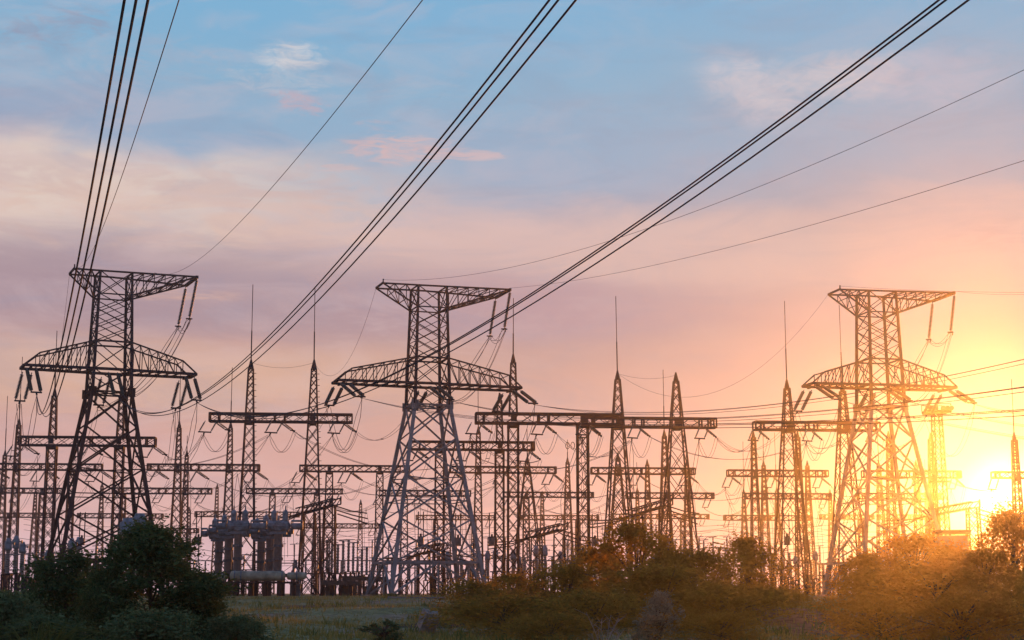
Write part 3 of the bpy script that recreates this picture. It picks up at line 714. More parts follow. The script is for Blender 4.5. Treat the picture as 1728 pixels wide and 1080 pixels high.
# ------------------------------------------------------------------ spans of the line
G_MAIN = 'conductor bundles of the line'
def main_bundle(p0, mid, top, D1, label, tmax=1.9, r=.030):
    c = fit3(p0, mid, P(*top, D1), tmax, 90) if isinstance(mid, tuple) else curved(p0, P(*top, D1), mid, tmax, 90)
    return wire(bundle(c), label, 'cable', G_MAIN, r, 0)
main_bundle(T1['Ln'], 18.5, (228, 0), 30, 'triple cable sweeping steeply upward past the end of tree-side pylon')
main_bundle(T1['Cn'], (300, 689), (944, 0), 32, 'triple cable sweeping up across open sky between tree-side and central pylons')
main_bundle(T1['Rn'], (520, 690), (1601, 0), 33, 'triple cable sweeping up across the front of the central pylon')
main_bundle(T2['Rn'], (1105, 697), (1728, 608), 92, 'highest triple cable from central pylon passing behind sun-side pylon', 1.7, .018)
main_bundle(T2['Cn'], (1130, 709), (1728, 655), 76, 'triple cable sagging from the middle of central pylon toward the sun side', 1.7, .018)
main_bundle(T2['Ln'], (1150, 718), (1728, 694), 60, 'lowest triple cable sagging from central pylon past the sun-side pylon', 1.7, .018)
for nm, end, lab in (('Rn', (1760, 690, 150), 'triple cable leaving sunward end of the sun-side pylon'), ('Cn', (1760, 712, 140), 'triple cable leaving middle of the sun-side pylon'), ('Ln', (1760, 732, 125), 'triple cable leaving the far-from-sun end of the sun-side pylon')):
    p0 = T3[nm]; p1 = P(*end); d = p1-p0
    wire(bundle(parab(p0, p0+d*1.6, .6, 30)), lab, 'cable', G_MAIN, .018, 0)
def earth(p0, mid, top, D1, label, tmax=1.7, r=.014):
    tag_c = fit3(p0, mid, P(*top, D1), tmax, 70) if isinstance(mid, tuple) else curved(p0, P(*top, D1), mid, tmax, 70); wire([tag_c], label, 'cable', 'thin earth wires', r, name='earth_wire')
earth(T1['gl'], 9., (302, 0), 34, 'single thin wire climbing from short tip of tree-side pylon')
earth(T1['gm'], (480, 292), (713, 0), 34, 'single thin wire climbing in a curve from middle of tree-side pylon')
earth(T2['gl'], (1085, 388), (1728, 118), 62, 'upper thin wire running from short tip of central pylon', 1.4)
earth(T2['gr'], (1150, 437), (1728, 271), 70, 'lower thin wire running from long tip of central pylon', 1.4)
for k, (a, e, lab) in enumerate(((T3['gl'], (1728, 485, 150), 'thin wire leaving short tip of the sun-side pylon'), (T3['gr'], (1728, 489, 165), 'thin wire leaving long tip of the sun-side pylon'))):
    p1 = P(*e); wire([parab(a, a+(p1-a)*1.8, .5, 20)], lab, 'cable', 'thin earth wires', .014, name='earth_wire')
for a, b, s, lab in ((T2['glf'], GAN['G1']['tops'][1], 5., 'thin wire sagging from central pylon tip to a rod-tipped mast'),
                  (T3['glf'], GAN['G3']['tops'][0], 7., 'thin wire sagging from sun-side pylon tip to a rod-tipped mast'),
                  (T1['glf'], GAN['L1']['tops'][0], 1., 'thin wire dropping from tree-side pylon tip to the gantry behind'),
                  (GAN['G1']['tops'][0], GAN['G1']['tops'][1], .7, 'thin wire joining the two masts of tall gantry above breaker tanks'),
                  (GAN['G3']['tops'][0], GAN['G3']['tops'][1], .6, 'thin wire joining the two masts of gantry with flat-topped mast')):
    wire([parab(a, b, s, 24)], lab, 'cable', 'thin earth wires', .016, name='earth_wire')

# pylons to gantries
G_DN = 'twin cables between pylons and gantries'
for a, b, s, lab in (
    (T1['Lf'], GAN['L1']['a'][0], 2., 'twin cable from tree-side pylon down to near end of gantry behind it'),
    (T1['Cf'], GAN['L1']['a'][1], 2., 'twin cable from tree-side pylon middle down to gantry behind it'),
    (T1['Rf'], GAN['L1']['b'][2], 3., 'twin cable from tree-side pylon sunward end down to gantry behind it'),
    (T2['Lf'], GAN['G1']['b'][1], 2., 'twin cable from central pylon to the middle of tall gantry above tanks'),
    (T2['Cf'], GAN['G1']['b'][2], 2., 'twin cable from central pylon middle to tall gantry above tanks'),
    (T2['Rf'], GAN['M2']['b'][1], 2.5, 'twin cable from central pylon sunward end to gantry behind it'),
    (T3['Lf'], GAN['G3']['b'][2], 3., 'twin cable from sun-side pylon to gantry with flat-topped mast'),
    (T3['Cf'], GAN['G4']['a'][1], 2., 'twin cable from sun-side pylon middle to gantry crossing it'),
    (T3['Rf'], GAN['G4']['b'][2], 2., 'twin cable from sun-side pylon sunward end to gantry crossing it'),
):
    wire(twin(parab(a, b, s, 24), .45), lab, 'cable', G_DN, .024, 1)
# gantry to gantry
chain = [('G1', 'L3', 3.5), ('L3', 'L4', 3.), ('L1', 'L2', 3.), ('L2', 'L6', 3.), ('M1', 'L5', 3.), ('M2', 'M1', 3.), ('G2', 'M3', 3.5), ('M3', 'M4', 3.), ('G3', 'M6', 3.5), ('M6', 'M5', 3.), ('G4', 'R1', 3.5), ('R1', 'R2', 2.5), ('R4', 'R5', 2.5), ('L4', 'L7', 3.), ('L5', 'L8', 3.), ('M4', 'M8', 3.), ('M5', 'M9', 3.), ('R2', 'R3', 3.)]
W3 = ('end away from sun', 'middle', 'sunward end')
for a, b, s in chain:
    A, B = GAN[a], GAN[b]
    for k in range(3):
        e0, e1 = A['a'][k], B['a'][k]
        c = parab(e0, e1, s, 20)
        wire(twin(c, .5), f'slack twin cable running back from {W3[k]} of {A["short"]}', 'cable', 'slack twin cables between gantries', .030)
        if a in ('G1', 'G2', 'G3', 'G4', 'L3', 'M3', 'M6', 'R1', 'L1', 'M1', 'M2'):
            p = c[4+2*k]; q = p.copy(); q.z = 5.5; q.x += .4
            wire(twin(parab(p, q, 0, 4), .9), f'pair of upright dropper wires below {W3[k]} of {A["short"]}', 'cable', 'upright dropper wires', .030, name='dropper_wire')
    if A['b']:
        # jumpers looping under the beam from one string to the other
        for k in range(3):
            c = parab(A['a'][k], A['b'][k], 2.6*min(1.2, A['D']/220), 14)
            wire(twin(c, .4), f'small jumper loop below {W3[k]} of {A["short"]}', 'cable', 'jumper loops of the gantries', .030, name='jumper_cable')
# side spans along the rows: sagging buses seen edge on
for a, b in (('L1', 'G1'), ('L3', 'M1'), ('L4', 'L5'), ('M3', 'M6'), ('M5', 'M7'), ('M6', 'R1'), ('R1', 'R4'), ('R2', 'R5'), ('M1', 'M3'), ('L5', 'M4'), ('M2', 'G2'), ('G3', 'G4'), ('G4', 'R6'), ('L2', 'L3'), ('L7', 'L8'), ('L8', 'M8'), ('M9', 'R3'), ('M7', 'R2')):
    A, B = GAN[a], GAN[b]; p = (A['b'] or A['a'])[-1]; q = B['a'][0]
    wire(twin(parab(p, q, 1.6, 24), .35), f'sagging twin cable from the {A["short"]} to its sunward neighbour', 'cable', 'sagging cables along the rows', .030)
for a, b in (('L1', 'G1'), ('L3', 'M1'), ('M1', 'M3'), ('M3', 'M6'), ('M6', 'R1'), ('R1', 'R4'), ('G1', 'M2'), ('M2', 'G3'), ('G2', 'G3'), ('G3', 'G4'), ('L4', 'L5'), ('M4', 'M5'), ('M5', 'M7'), ('M7', 'R2'), ('R2', 'R5')):
    A, B = GAN[a], GAN[b]; p = (A['b'] or A['a'])[1]; q = B['a'][1]
    wire(twin(parab(p, q, 2.6, 28), .35), f'long twin cable sagging from middle of {A["short"]} toward {"the sun" if a != "G1" else "central pylon"}', 'cable', 'sagging cables along the rows', .026)
# low flexible bus lines strung across the yard
k = 0
for (xa, ya, xb, yb_, D, lab) in ((40, 876, 330, 884, 300, 'beyond the leafy tree'), (500, 884, 640, 876, 300, 'beside the breaker tanks'), (640, 888, 900, 882, 310, 'through the legs of central pylon'), (1030, 874, 1240, 884, 320, 'above the orange bushes'), (1210, 886, 1440, 880, 320, 'beside the sun-side pylon'), (870, 868, 1060, 878, 330, 'below the thick-beamed gantry'), (-10, 900, 180, 906, 280, 'behind the tree-side pylon legs'), (330, 925, 560, 930, 260, 'behind the breaker columns'), (560, 900, 700, 896, 300, 'above the dark sheds'), (660, 915, 880, 925, 280, 'behind the central pylon legs'), (830, 905, 1040, 900, 310, 'behind the thick-beamed gantry columns'), (1010, 890, 1200, 898, 330, 'behind the tallest orange bush'), (1190, 905, 1420, 912, 290, 'under the gantry crossing sun-side pylon'), (1380, 892, 1600, 886, 320, 'within the sun-side pylon')):
    for j in range(3):
        c = parab(P(xa, ya+j*9, D+j*14), P(xb, yb_+j*9, D+j*14), 1.0, 16)
        wire([c], f'{("upper", "central", "lower")[j]} of three low level bus wires {lab}', 'cable', 'low bus wires', .035, name='bus_wire')

# ------------------------------------------------------------------ yard equipment
def ribbed(h, r, n):
    pr = []; st = h/n
    for i in range(n): pr += [(r*.72, i*st), (r, i*st+st*.4), (r, i*st+st*.55), (r*.72, i*st+st*.95)]
    return pr
def post_insulator(px, yt, D, label, grp, r=.21, mat=None):
    p = P(px, HORIZON, D); p.z = 0; h = P(px, yt, D).z
    root = empty('post_insulator', p); tag(root, label, 'insulator', grp)
    hb = h*.42
    m = MB()
    for x, y in ((-.3, -.3), (.3, -.3), (.3, .3), (-.3, .3)): m.bar((x, y, -.2), (x, y, hb), .13)
    m.bar((-.3, -.3, 0), (.3, -.3, hb), .07); m.bar((.3, .3, 0), (-.3, .3, hb), .07); m.box((0, 0, hb+.06), (.85, .85, .12)); m.build('support_frame', STEEL, root)
    m = MB(); m.lathe(ribbed(h-hb-.35, r, 9), (0, 0, hb+.12), (0, 0, 1), 8); m.build('ribbed_column', mat or PORC, root)
    m = MB(); m.lathe([(r*.8, 0), (r*.9, .12), (r*.9, .22), (r*.3, .3)], (0, 0, h-.23), (0, 0, 1), 8); m.bar((-.7, 0, h+.1), (.9, 0, h+.1), .12); m.build('cap_fitting', DGREY, root)
def instrument(px, yt, D, label, grp, r=.42):
    p = P(px, HORIZON, D); p.z = 0; h = P(px, yt, D).z
    root = empty('instrument_transformer', p); tag(root, label, 'transformer', grp)
    hb = h*.38; hh = min(1.9, h*.22)
    m = MB(); m.box((0, 0, hb-.08), (1.1, 1.1, .16))
    for x, y in ((-.45, -.45), (.45, -.45), (.45, .45), (-.45, .45)): m.bar((x, y, -.2), (x, y, hb-.16), .16)
    m.bar((-.45, -.45, 0), (.45, -.45, hb-.2), .08); m.bar((.45, -.45, 0), (-.45, -.45, hb-.2), .08); m.build('support_frame', STEEL, root)
    m = MB(); m.lathe(ribbed(h-hb-hh, r*.62, 10), (0, 0, hb), (0, 0, 1), 10); m.build('ribbed_column', PORC, root)
    m = MB(); m.lathe([(r*.6, 0), (r, hh*.08), (r*1.05, hh*.25), (r*.98, hh*.30), (r*1.0, hh*.72), (r*.7, hh*.80), (r*.62, hh*.97), (r*.2, hh)], (0, 0, h-hh), (0, 0, 1), 12); m.build('head_tank', GREY, root, True)
    m = MB(); m.bar((-r*1.7, 0, h-hh*.45), (r*1.7, 0, h-hh*.45), .14); m.box((r*1.6, 0, h-hh*.45), (.1, .3, .35)); m.build('terminal', DGREY, root)
def cluster(fn, items, D, grp, phrase, dj=16, **kw):
    ORD = ['first', 'second', 'third', 'fourth', 'fifth', 'sixth', 'seventh', 'eighth', 'ninth', 'tenth', 'eleventh', 'twelfth']
    for i, (px, yt) in enumerate(sorted(items)):
        fn(px, yt, D+(i*37 % dj), f'{ORD[i]} counting toward the sun of {phrase}', grp, **kw)
cluster(instrument, [(10, 908), (23, 904), (34, 914)], 186, 'grey transformers beyond the tree', 'grey-headed transformers behind the dark undergrowth')
cluster(instrument, [(78, 928), (117, 908), (129, 906)], 190, 'grey transformers below the pylon', 'grey-headed transformers under the tree-side pylon')
cluster(instrument, [(211, 874), (231, 866)], 158, 'tall transformers behind the tree', 'two tall grey-headed transformers rising behind the leafy tree', r=.8)
cluster(instrument, [(690, 936), (755, 930), (778, 938)], 250, 'grey transformers within the pylon', 'grey transformers seen through the central pylon legs')
cluster(instrument, [(823, 930), (836, 925), (866, 928), (876, 938), (905, 921), (920, 920), (946, 930)], 236, 'grey transformers beside thick gantry', 'grey transformers under the thick-beamed gantry', 24)
cluster(instrument, [(983, 926), (996, 924), (1022, 930), (1108, 936), (1128, 905), (1150, 932)], 240, 'grey transformers behind the bushes', 'grey transformers rising behind the orange bushes', 24)
cluster(instrument, [(1290, 935), (1344, 938), (1378, 930), (1402, 938)], 244, 'grey transformers beside sun-side pylon', 'transformers under the gantry crossing the sun-side pylon', 24)
cluster(post_insulator, [(46, 935), (58, 942), (97, 934), (106, 930), (146, 938), (158, 944)], 205, 'post insulators beyond the tree', 'post insulators between undergrowth and tree-side pylon', 18)
cluster(post_insulator, [(551, 914), (559, 917), (569, 920), (578, 914), (587, 912), (595, 917), (610, 928), (618, 924)], 226, 'post insulators beside the pylon', 'post insulators above the dark shed', 24)
cluster(post_insulator, [(640, 950), (661, 944), (676, 950), (704, 940), (718, 948), (732, 942), (747, 952), (768, 944), (790, 948), (806, 940)], 232, 'post insulators within the pylon', 'post insulators seen through central pylon legs', 30)
cluster(post_insulator, [(848, 940), (856, 946), (886, 942), (894, 936), (932, 940), (958, 944), (970, 938)], 246, 'post insulators beside the thick gantry', 'post insulators under the thick-beamed gantry', 30)
cluster(post_insulator, [(1215, 925), (1230, 930), (1255, 920), (1306, 935), (1322, 930), (1334, 934)], 236, 'post insulators beside sun-side pylon', 'post insulators above the bushes beside sun-side pylon', 30)

def bus_support(px, yt, D, label, wpx=46):
    p = P(px, HORIZON, D); p.z = 0; h = P(px, yt, D).z; w = wpx*D/F_PX/2
    root = empty('bus_support', p, R(6)+random.uniform(-.2, .2)); tag(root, label, 'bus support', 'low bus supports across the yard')
    hb = h*.62; hm_ = random.random()
    for x in (-w*.8, w*.8):
        m = MB()
        if hm_ < .5: lattice(m, x, [-.2, hb], [.42, .34], .13, .07)
        else: m.bar((x, 0, -.2), (x, 0, hb), .34); m.bar((x-.3, 0, 0), (x+.3, 0, .1), .3)
        m.build('support_post', STEEL, root)
    m = MB(); m.bar((-w*1.05, -.25, hb), (w*1.05, -.25, hb), .2); m.bar((-w*1.05, .25, hb), (w*1.05, .25, hb), .2)
    n = 8
    for k in range(n): m.bar((-w+2*w*k/n, -.25, hb), (-w+2*w*(k+1)/n, .25, hb), .09)
    if hm_ > .3: m.bar((-w*.8, 0, hb*.3), (w*.8, 0, hb*.95), .1); m.bar((w*.8, 0, hb*.3), (-w*.8, 0, hb*.95), .1)
    m.build('cross_beam', STEEL, root)
    for x in (-w*.85, 0, w*.85):
        m = MB(); m.lathe(ribbed(h-hb-.2, .17, 7), (x, 0, hb+.1), (0, 0, 1), 7); m.build('ribbed_column', PORC, root)
        m = MB(); tl = .5+random.random()*.9; m.tube([(x-tl, 0, h-.05), (x+tl, 0, h+.05)], .08, 5); m.bar((x, 0, h-.1), (x+tl*.7, 0, h+.9*random.random()), .09); m.build('switch_arm', DGREY, root)
ORD_ = ['first', 'second', 'third', 'fourth', 'fifth', 'sixth', 'seventh', 'eighth', 'ninth', 'tenth']
for phrase, lst in (('around the tree-side pylon legs', [(22, 930, 260), (62, 915, 330), (100, 945, 240), (150, 930, 300), (180, 915, 340), (262, 905, 330), (318, 912, 350)]),
                    ('behind the breaker tanks', [(345, 940, 280), (384, 915, 340), (425, 930, 300), (470, 912, 350), (515, 940, 260), (540, 905, 330)]),
                    ('between the dark sheds and central pylon', [(575, 940, 300), (602, 905, 340), (628, 935, 280), (655, 905, 350), (690, 925, 310)]),
                    ('seen through central pylon legs', [(722, 905, 340), (745, 940, 270), (770, 915, 320), (800, 930, 300)]),
                    ('under the thick-beamed gantry', [(838, 900, 340), (858, 935, 280), (890, 905, 330), (922, 940, 262), (950, 915, 310), (978, 905, 340)]),
                    ('behind the brown and orange bushes', [(1015, 905, 330), (1040, 935, 280), (1085, 880, 350), (1135, 890, 330), (1165, 905, 280), (1205, 900, 320), (1240, 920, 290)]),
                    ('beside the sun-side pylon', [(1275, 915, 330), (1300, 940, 270), (1325, 920, 310), (1350, 905, 340), (1378, 945, 262), (1405, 915, 320), (1440, 910, 330), (1500, 900, 320)])):
    for i, (px, yt, D) in enumerate(lst):
        bus_support(px, yt+6, D, f'{ORD_[i]} low bus support counting toward the sun {phrase}', random.choice((34, 46, 58)))

# air-blast breakers: three phases standing one behind another
def breaker(x0, x1, yt, D, cols, label):
    pc = P((x0+x1)/2, HORIZON, D); pc.z = 0; k = D/F_PX
    root = empty('air_blast_breaker', pc, R(3)); tag(root, label, 'circuit breaker', 'air-blast breakers beside the leafy tree')
    zc = P(x0, yt, D).z; half = (x1-x0)/2*k; r = .37
    us = [(c-(x0+x1)/2)*k for c in cols]
    edges = [-half]+[u for c in us for u in (c-1.35, c+1.35)]+[half]
    for a, b in ((edges[0], edges[1]), (edges[2], edges[3]), (edges[4], edges[5])):
        n = 2 if b-a > 3.2 else 1
        for j in range(n):
            m = MB(); s, e_ = a+(b-a)*j/n+.08, a+(b-a)*(j+1)/n-.08
            m.lathe([(r*.6, 0), (r, .1), (r, e_-s-.1), (r*.6, e_-s)], (s, 0, zc), (1, 0, 0), 12)
            m.lathe([(.12, 0), (.12, e_-s)], (s, 0, zc+.62), (1, 0, 0), 8)
            for q in (s, e_): m.lathe([(.5, -.04), (.5, .04)], (q, 0, zc+.12), (1, 0, 0), 10)
            m.build('arc_chamber', GREY, root)
    for u in us:
        m = MB(); m.lathe([(.3, -1.3), (.66, -1.15), (.66, 1.15), (.3, 1.3)], (u, 0, zc), (1, 0, 0), 12); m.lathe([(.55, -.62), (.55, -.45), (.3, -.3)], (u, 0, zc), (0, 1, 0), 10)
        m.box((u, 0, zc-.75), (1.9, .8, .3)); m.build('valve_housing', GREY, root)
        for e_ in (-.55, .75):
            m = MB(); m.lathe([(.22, 0), (.34, .1), (.36, 1.05), (.2, 1.3), (.08, 1.4), (.07, 1.8), (.03, 1.9)], (u+e_, 0, zc+.5), (0, 0, 1), 12); m.build('bushing', GREY, root)
        m = MB(); h = zc-.9-2.6; m.lathe([(q_*1.0 if i_ % 4 in (1, 2) else .44, z_) for i_, (q_, z_) in enumerate(ribbed(h, .49, 40))], (u, 0, 2.6), (0, 0, 1), 10)
        m.build('ribbed_column', PORC, root)
        for z in (2.6, 2.6+h/3, 2.6+2*h/3): m = MB(); m.lathe([(.60, 0), (.60, .3)], (u, 0, z), (0, 0, 1), 10); m.build('flange', DGREY, root)
    m = MB(); m.box((0, 0, 2.35), (half*2*.8, 1.3, .4))
    for q in np.linspace(-half*.78, half*.78, 6): m.box((q, -.4, 1.05), (.34, .34, 2.4)); m.box((q, .4, 1.05), (.34, .34, 2.4))
    m.build('support_table', RUST, root)
breaker(338, 488, 901, 196, (368, 438), 'grey air-blast breaker farthest back of the three above the meadow')
breaker(350, 492, 896, 191, (384, 453), 'grey air-blast breaker between the two others above the meadow')
breaker(363, 508, 888, 186, (400, 467), 'grey air-blast breaker with tall bushings in front of the other two')
def air_tank():
    D = 180; p = P(434, HORIZON, D); p.z = 0; k = D/F_PX
    root = empty('air_receiver', p, R(3)); tag(root, 'long cream air tank lying on a low stand below the breakers', 'tank')
    z = P(434, 972, D).z; h = 46*k; m = MB(); m.lathe([(.2, 0), (.5, .15), (.56, .5), (.56, 2*h-.5), (.5, 2*h-.15), (.2, 2*h)], (-h, 0, z), (1, 0, 0), 16); m.build('tank_shell', CREAM, root, True)
    m = MB(); m.lathe([(.2, 0), (.4, .12), (.42, .4), (.42, 1.9), (.2, 2.2)], (h+.15, 0, z), (1, 0, 0), 12); m.build('end_vessel', CREAM, root, True); m = MB(); m.lathe([(.2, 0), (.4, .12), (.42, .4), (.42, 2.4), (.2, 2.7)], (-h-3.0, 0, z-.2), (1, 0, 0), 12); m.build('end_vessel', CREAM, root, True)
    for x in (-h+.5, -h+1.2, h-.4, h+1.2): m = MB(); m.lathe([(.62, 0), (.62, .14)], (x, 0, z), (1, 0, 0), 14); m.build('strap_band', GREY, root)
    m = MB(); m.box((0, 0, z-.72), (2*h+3, 1.1, .22))
    for x in np.linspace(-h-1, h+1, 6): m.box((x, 0, (z-.83)/2-.1), (.34, .7, z-.6))
    m.build('stand', RUST, root)
air_tank()
def cabinet():
    p = P(498, HORIZON, 182); p.z = 0; root = empty('control_cabinet', p, R(5)); tag(root, 'grey metal cabinet topped by two hooped conductors beside the breakers', 'cabinet')
    m = MB(); m.box((0, 0, .62), (1.15, .8, 1.35)); m.box((0, 0, 1.34), (1.3, .95, .09)); m.build('cabinet_body', GREY, root)
    m = MB(); m.box((-.27, -.42, .62), (.48, .04, 1.1)); m.box((.27, -.42, .62), (.48, .04, 1.1)); m.build('door', DGREY, root)
    for s in (-1, 1):
        m = MB(); m.tube([(s*.38, 0, 1.38), (s*.42, 0, 2.3), (s*.36, 0, 2.8), (s*.18, 0, 3.1), (0, 0, 3.3)], .13, 7); m.build('hooped_conductor', DGREY, root)
    m = MB(); m.lathe(ribbed(.8, .2, 4), (0, 0, 3.25), (0, 0, 1), 8); m.build('post_cap', DGREY, root)
cabinet()
def shed(x0, x1, yt, D, label, legs=5):
    p = P((x0+x1)/2, HORIZON, D); p.z = 0; w = (x1-x0)*D/F_PX; h = P(x0, yt, D).z
    root = empty('open_shed', p, R(4)); tag(root, label, 'shed', 'dark low sheds by the pylon')
    m = MB(); m.box((0, 0, h-.15), (w, 3.4, .32), Matrix.Rotation(R(1.5), 3, 'Y')); m.box((0, -1.72, h-.35), (w*.98, .12, .4)); m.build('roof', SHED, root)
    for q in np.linspace(-w*.46, w*.46, legs):
        for y in (-1.5, 1.5):
            m = MB(); m.box((q, y, (h-.3)/2-.1), (.3, .3, h-.1)); m.build('post', RUST, root)
    m = MB(); m.box((-w*.28, .6, .8), (w*.22, .9, 1.7)); m.box((w*.12, .7, .6), (w*.3, .8, 1.3)); m.build('stored_crate', DGREY, root)
shed(542, 610, 980, 200, 'low dark shed at the edge of the meadow beneath post insulators')
shed(578, 652, 973, 214, 'higher dark shed touching the pale legs of the central pylon', 6)
def sloped_bus(x0, y0, x1, y1, D, label, mat):
    a, b = P(x0, y0, D), P(x1, y1, D+6); base = (a+b)/2; base.z = 0
    root = empty('sloped_bus_frame', base); tag(root, label, 'bus frame', 'sloping bus frames of the yard')
    a, b = a-base, b-base; dv = (b-a).normalized(); up = Vector((0, 0, 1)); sd_ = dv.cross(up).normalized(); h = .42
    m = MB()
    for s in (-.8, .8):
        for z in (0, h*2): m.bar(a+sd_*s+up*z, b+sd_*s+up*z, .17)
    n = 8
    for k in range(n):
        p, q = a.lerp(b, k/n), a.lerp(b, (k+1)/n)
        for s in (-.8, .8): m.bar(p+sd_*s, q+sd_*s+up*h*2, .09)
        m.bar(p-sd_*.8, q+sd_*.8, .11); m.bar(p+sd_*.8+up*h*2, q-sd_*.8+up*h*2, .12)
    m.bar(b+sd_*.8, b+sd_*.8+up*1.1, .2)
    m.build('sloping_beam', mat, root)
    for f in (.22, .86):
        p = a.lerp(b, f); m = MB(); lattice(m, p.x, [-.2, p.z], [.95, .75], .17, .09); m.build('support_mast', mat, root)
    for j in range(3):
        m = MB(); q = b+Vector((0, j*1.2-1.2, -.3-.5*j)); m.tube([q, q+Vector((2.2, 0, -.7)), q+Vector((4.4, .5, -1.0-.2*j))], .10, 6); m.build('bus_tube', mat, root); m = MB(); m.tube([a+Vector((0, j*1.2-1.2, 0)), a+Vector((-2.5, 0, -.5-.3*j)), a+Vector((-6, 0, -.6-.5*j))], .09, 6); m.build('bus_tube', mat, root)
sloped_bus(506, 868, 568, 851, 222, 'sloping dark bus frame beside the breaker tanks', STEEL)
sloped_bus(893, 908, 951, 893, 232, 'sloping dark bus frame under the thick-beamed gantry', STEEL)
sloped_bus(1062, 872, 1128, 852, 228, 'sloping reddish bus frame above the orange bushes', RUST)
sloped_bus(1560, 872, 1646, 856, 226, 'sloping bus frame glowing beside the sun', RUST)
sloped_bus(706, 936, 748, 926, 236, 'small sloping bus frame within the legs of central pylon', RUST)
def line_trap(px, yt, yb_, D, label):
    a, b = P(px, yt, D), P(px, yb_, D); h = a.z-b.z; r = 5.2*D/F_PX
    root = empty('line_trap', a); tag(root, label, 'line trap', 'hanging black line traps')
    m = MB(); m.lathe([(r*.5, -h), (r, -h*.97), (r, -h*.05), (r*.5, 0)], (0, 0, 0), (0, 0, 1), 14); m.build('coil_drum', DGREY, root)
    m = MB(); m.lathe([(r*1.08, -h*.08), (r*1.08, -h*.02)], (0, 0, 0), (0, 0, 1), 14); m.lathe([(r*1.08, -h*.98), (r*1.08, -h*.92)], (0, 0, 0), (0, 0, 1), 14); m.lathe([(r*.35, 0), (r*.35, .35)], (0, 0, 0), (0, 0, 1), 8); m.build('end_ring', STEEL, root)
    for s in (-1, 1):
        m = MB(); m.tube([(s*r*.8, 0, -.1), (s*r*.8, 0, 3.2)], .07, 5); m.build('hanger_rod', STEEL, root)
for px, yt, yb_, D, lab in ((138, 908, 920, 200, 'black line trap hanging within the tree-side pylon'), (335, 906, 919, 200, 'black line trap hanging between leafy tree and breaker tanks'), (710, 905, 923, 210, 'black line trap hanging within central pylon, away from the sun'), (773, 907, 921, 214, 'black line trap hanging within central pylon, toward the sun'), (830, 906, 921, 214, 'black line trap hanging between central pylon and thick gantry column'), (1004, 908, 921, 214, 'black line trap hanging beside the second column of thick gantry'), (1328, 905, 920, 220, 'black line trap hanging beneath gantry crossing sun-side pylon')):
    line_trap(px, yt, yb_, D, lab)
def low_building():
    D = 150; p = P(1610, HORIZON, D); p.z = 0; root = empty('small_building', p, R(-14)); tag(root, 'small flat-roofed pale building rising from bushes below the sun', 'building')
    h = P(1610, 900, D).z; m = MB(); m.box((0, 0, h/2-.2), (2.9, 4.4, h-.1)); m.build('wall', WALL, root)
    m = MB(); m.box((0, 0, h+.1), (3.4, 5.0, .28)); m.build('roof', SHED, root)
    m = MB(); m.box((-.4, -2.22, h*.72), (.9, .06, 1.0)); m.build('window', DGREY, root)
low_building()

m = MB(); m.tube([P(655, 1008, 118), P(700, 1009, 117), P(752, 1009, 117)], .07, 6)
for q in (655, 704, 752): p = P(q, 1009, 117.5); m.bar((p.x, p.y, p.z), (p.x, p.y, gz(p.x, p.y)-.1), .1)
tag(m.build('handrail', PALE_LIT), 'low pale rail in the grass before the central pylon', 'rail')

# concrete block tipped on its corner
D = 60; p = P(722, 1050, D); zb_ = gz(p.x, D)
m = MB(); m.box((0, 0, 0), (.58, .40, .86), Matrix.Rotation(R(22), 3, 'Y') @ Matrix.Rotation(R(16), 3, 'X') @ Matrix.Rotation(R(30), 3, 'Z'))
o = m.build('concrete_block', CONC); o.location = (p.x, D, zb_+.36)
sb = o.modifiers.new('refine', 'SUBSURF'); sb.subdivision_type = 'SIMPLE'; sb.levels = sb.render_levels = 4
tx_ = bpy.data.textures.new('chipped', 'CLOUDS'); tx_.noise_scale = .16
dm_ = o.modifiers.new('chipped', 'DISPLACE'); dm_.texture = tx_; dm_.strength = .10; dm_.mid_level = .5
tag(o, 'pale concrete block tipped on its corner in the meadow', 'block')
m = MB(); m.box((0, 0, 0), (.42, .5, .26), Matrix.Rotation(R(14), 3, 'Y')); o = m.build('concrete_rubble', CONC); o.location = (p.x+1.0, D-3, gz(p.x+1.0, D-3)+.04)
bv = o.modifiers.new('worn', 'BEVEL'); bv.width = .05; bv.segments = 2
tag(o, 'small flat chunk of rubble beside the tipped concrete block', 'rubble')

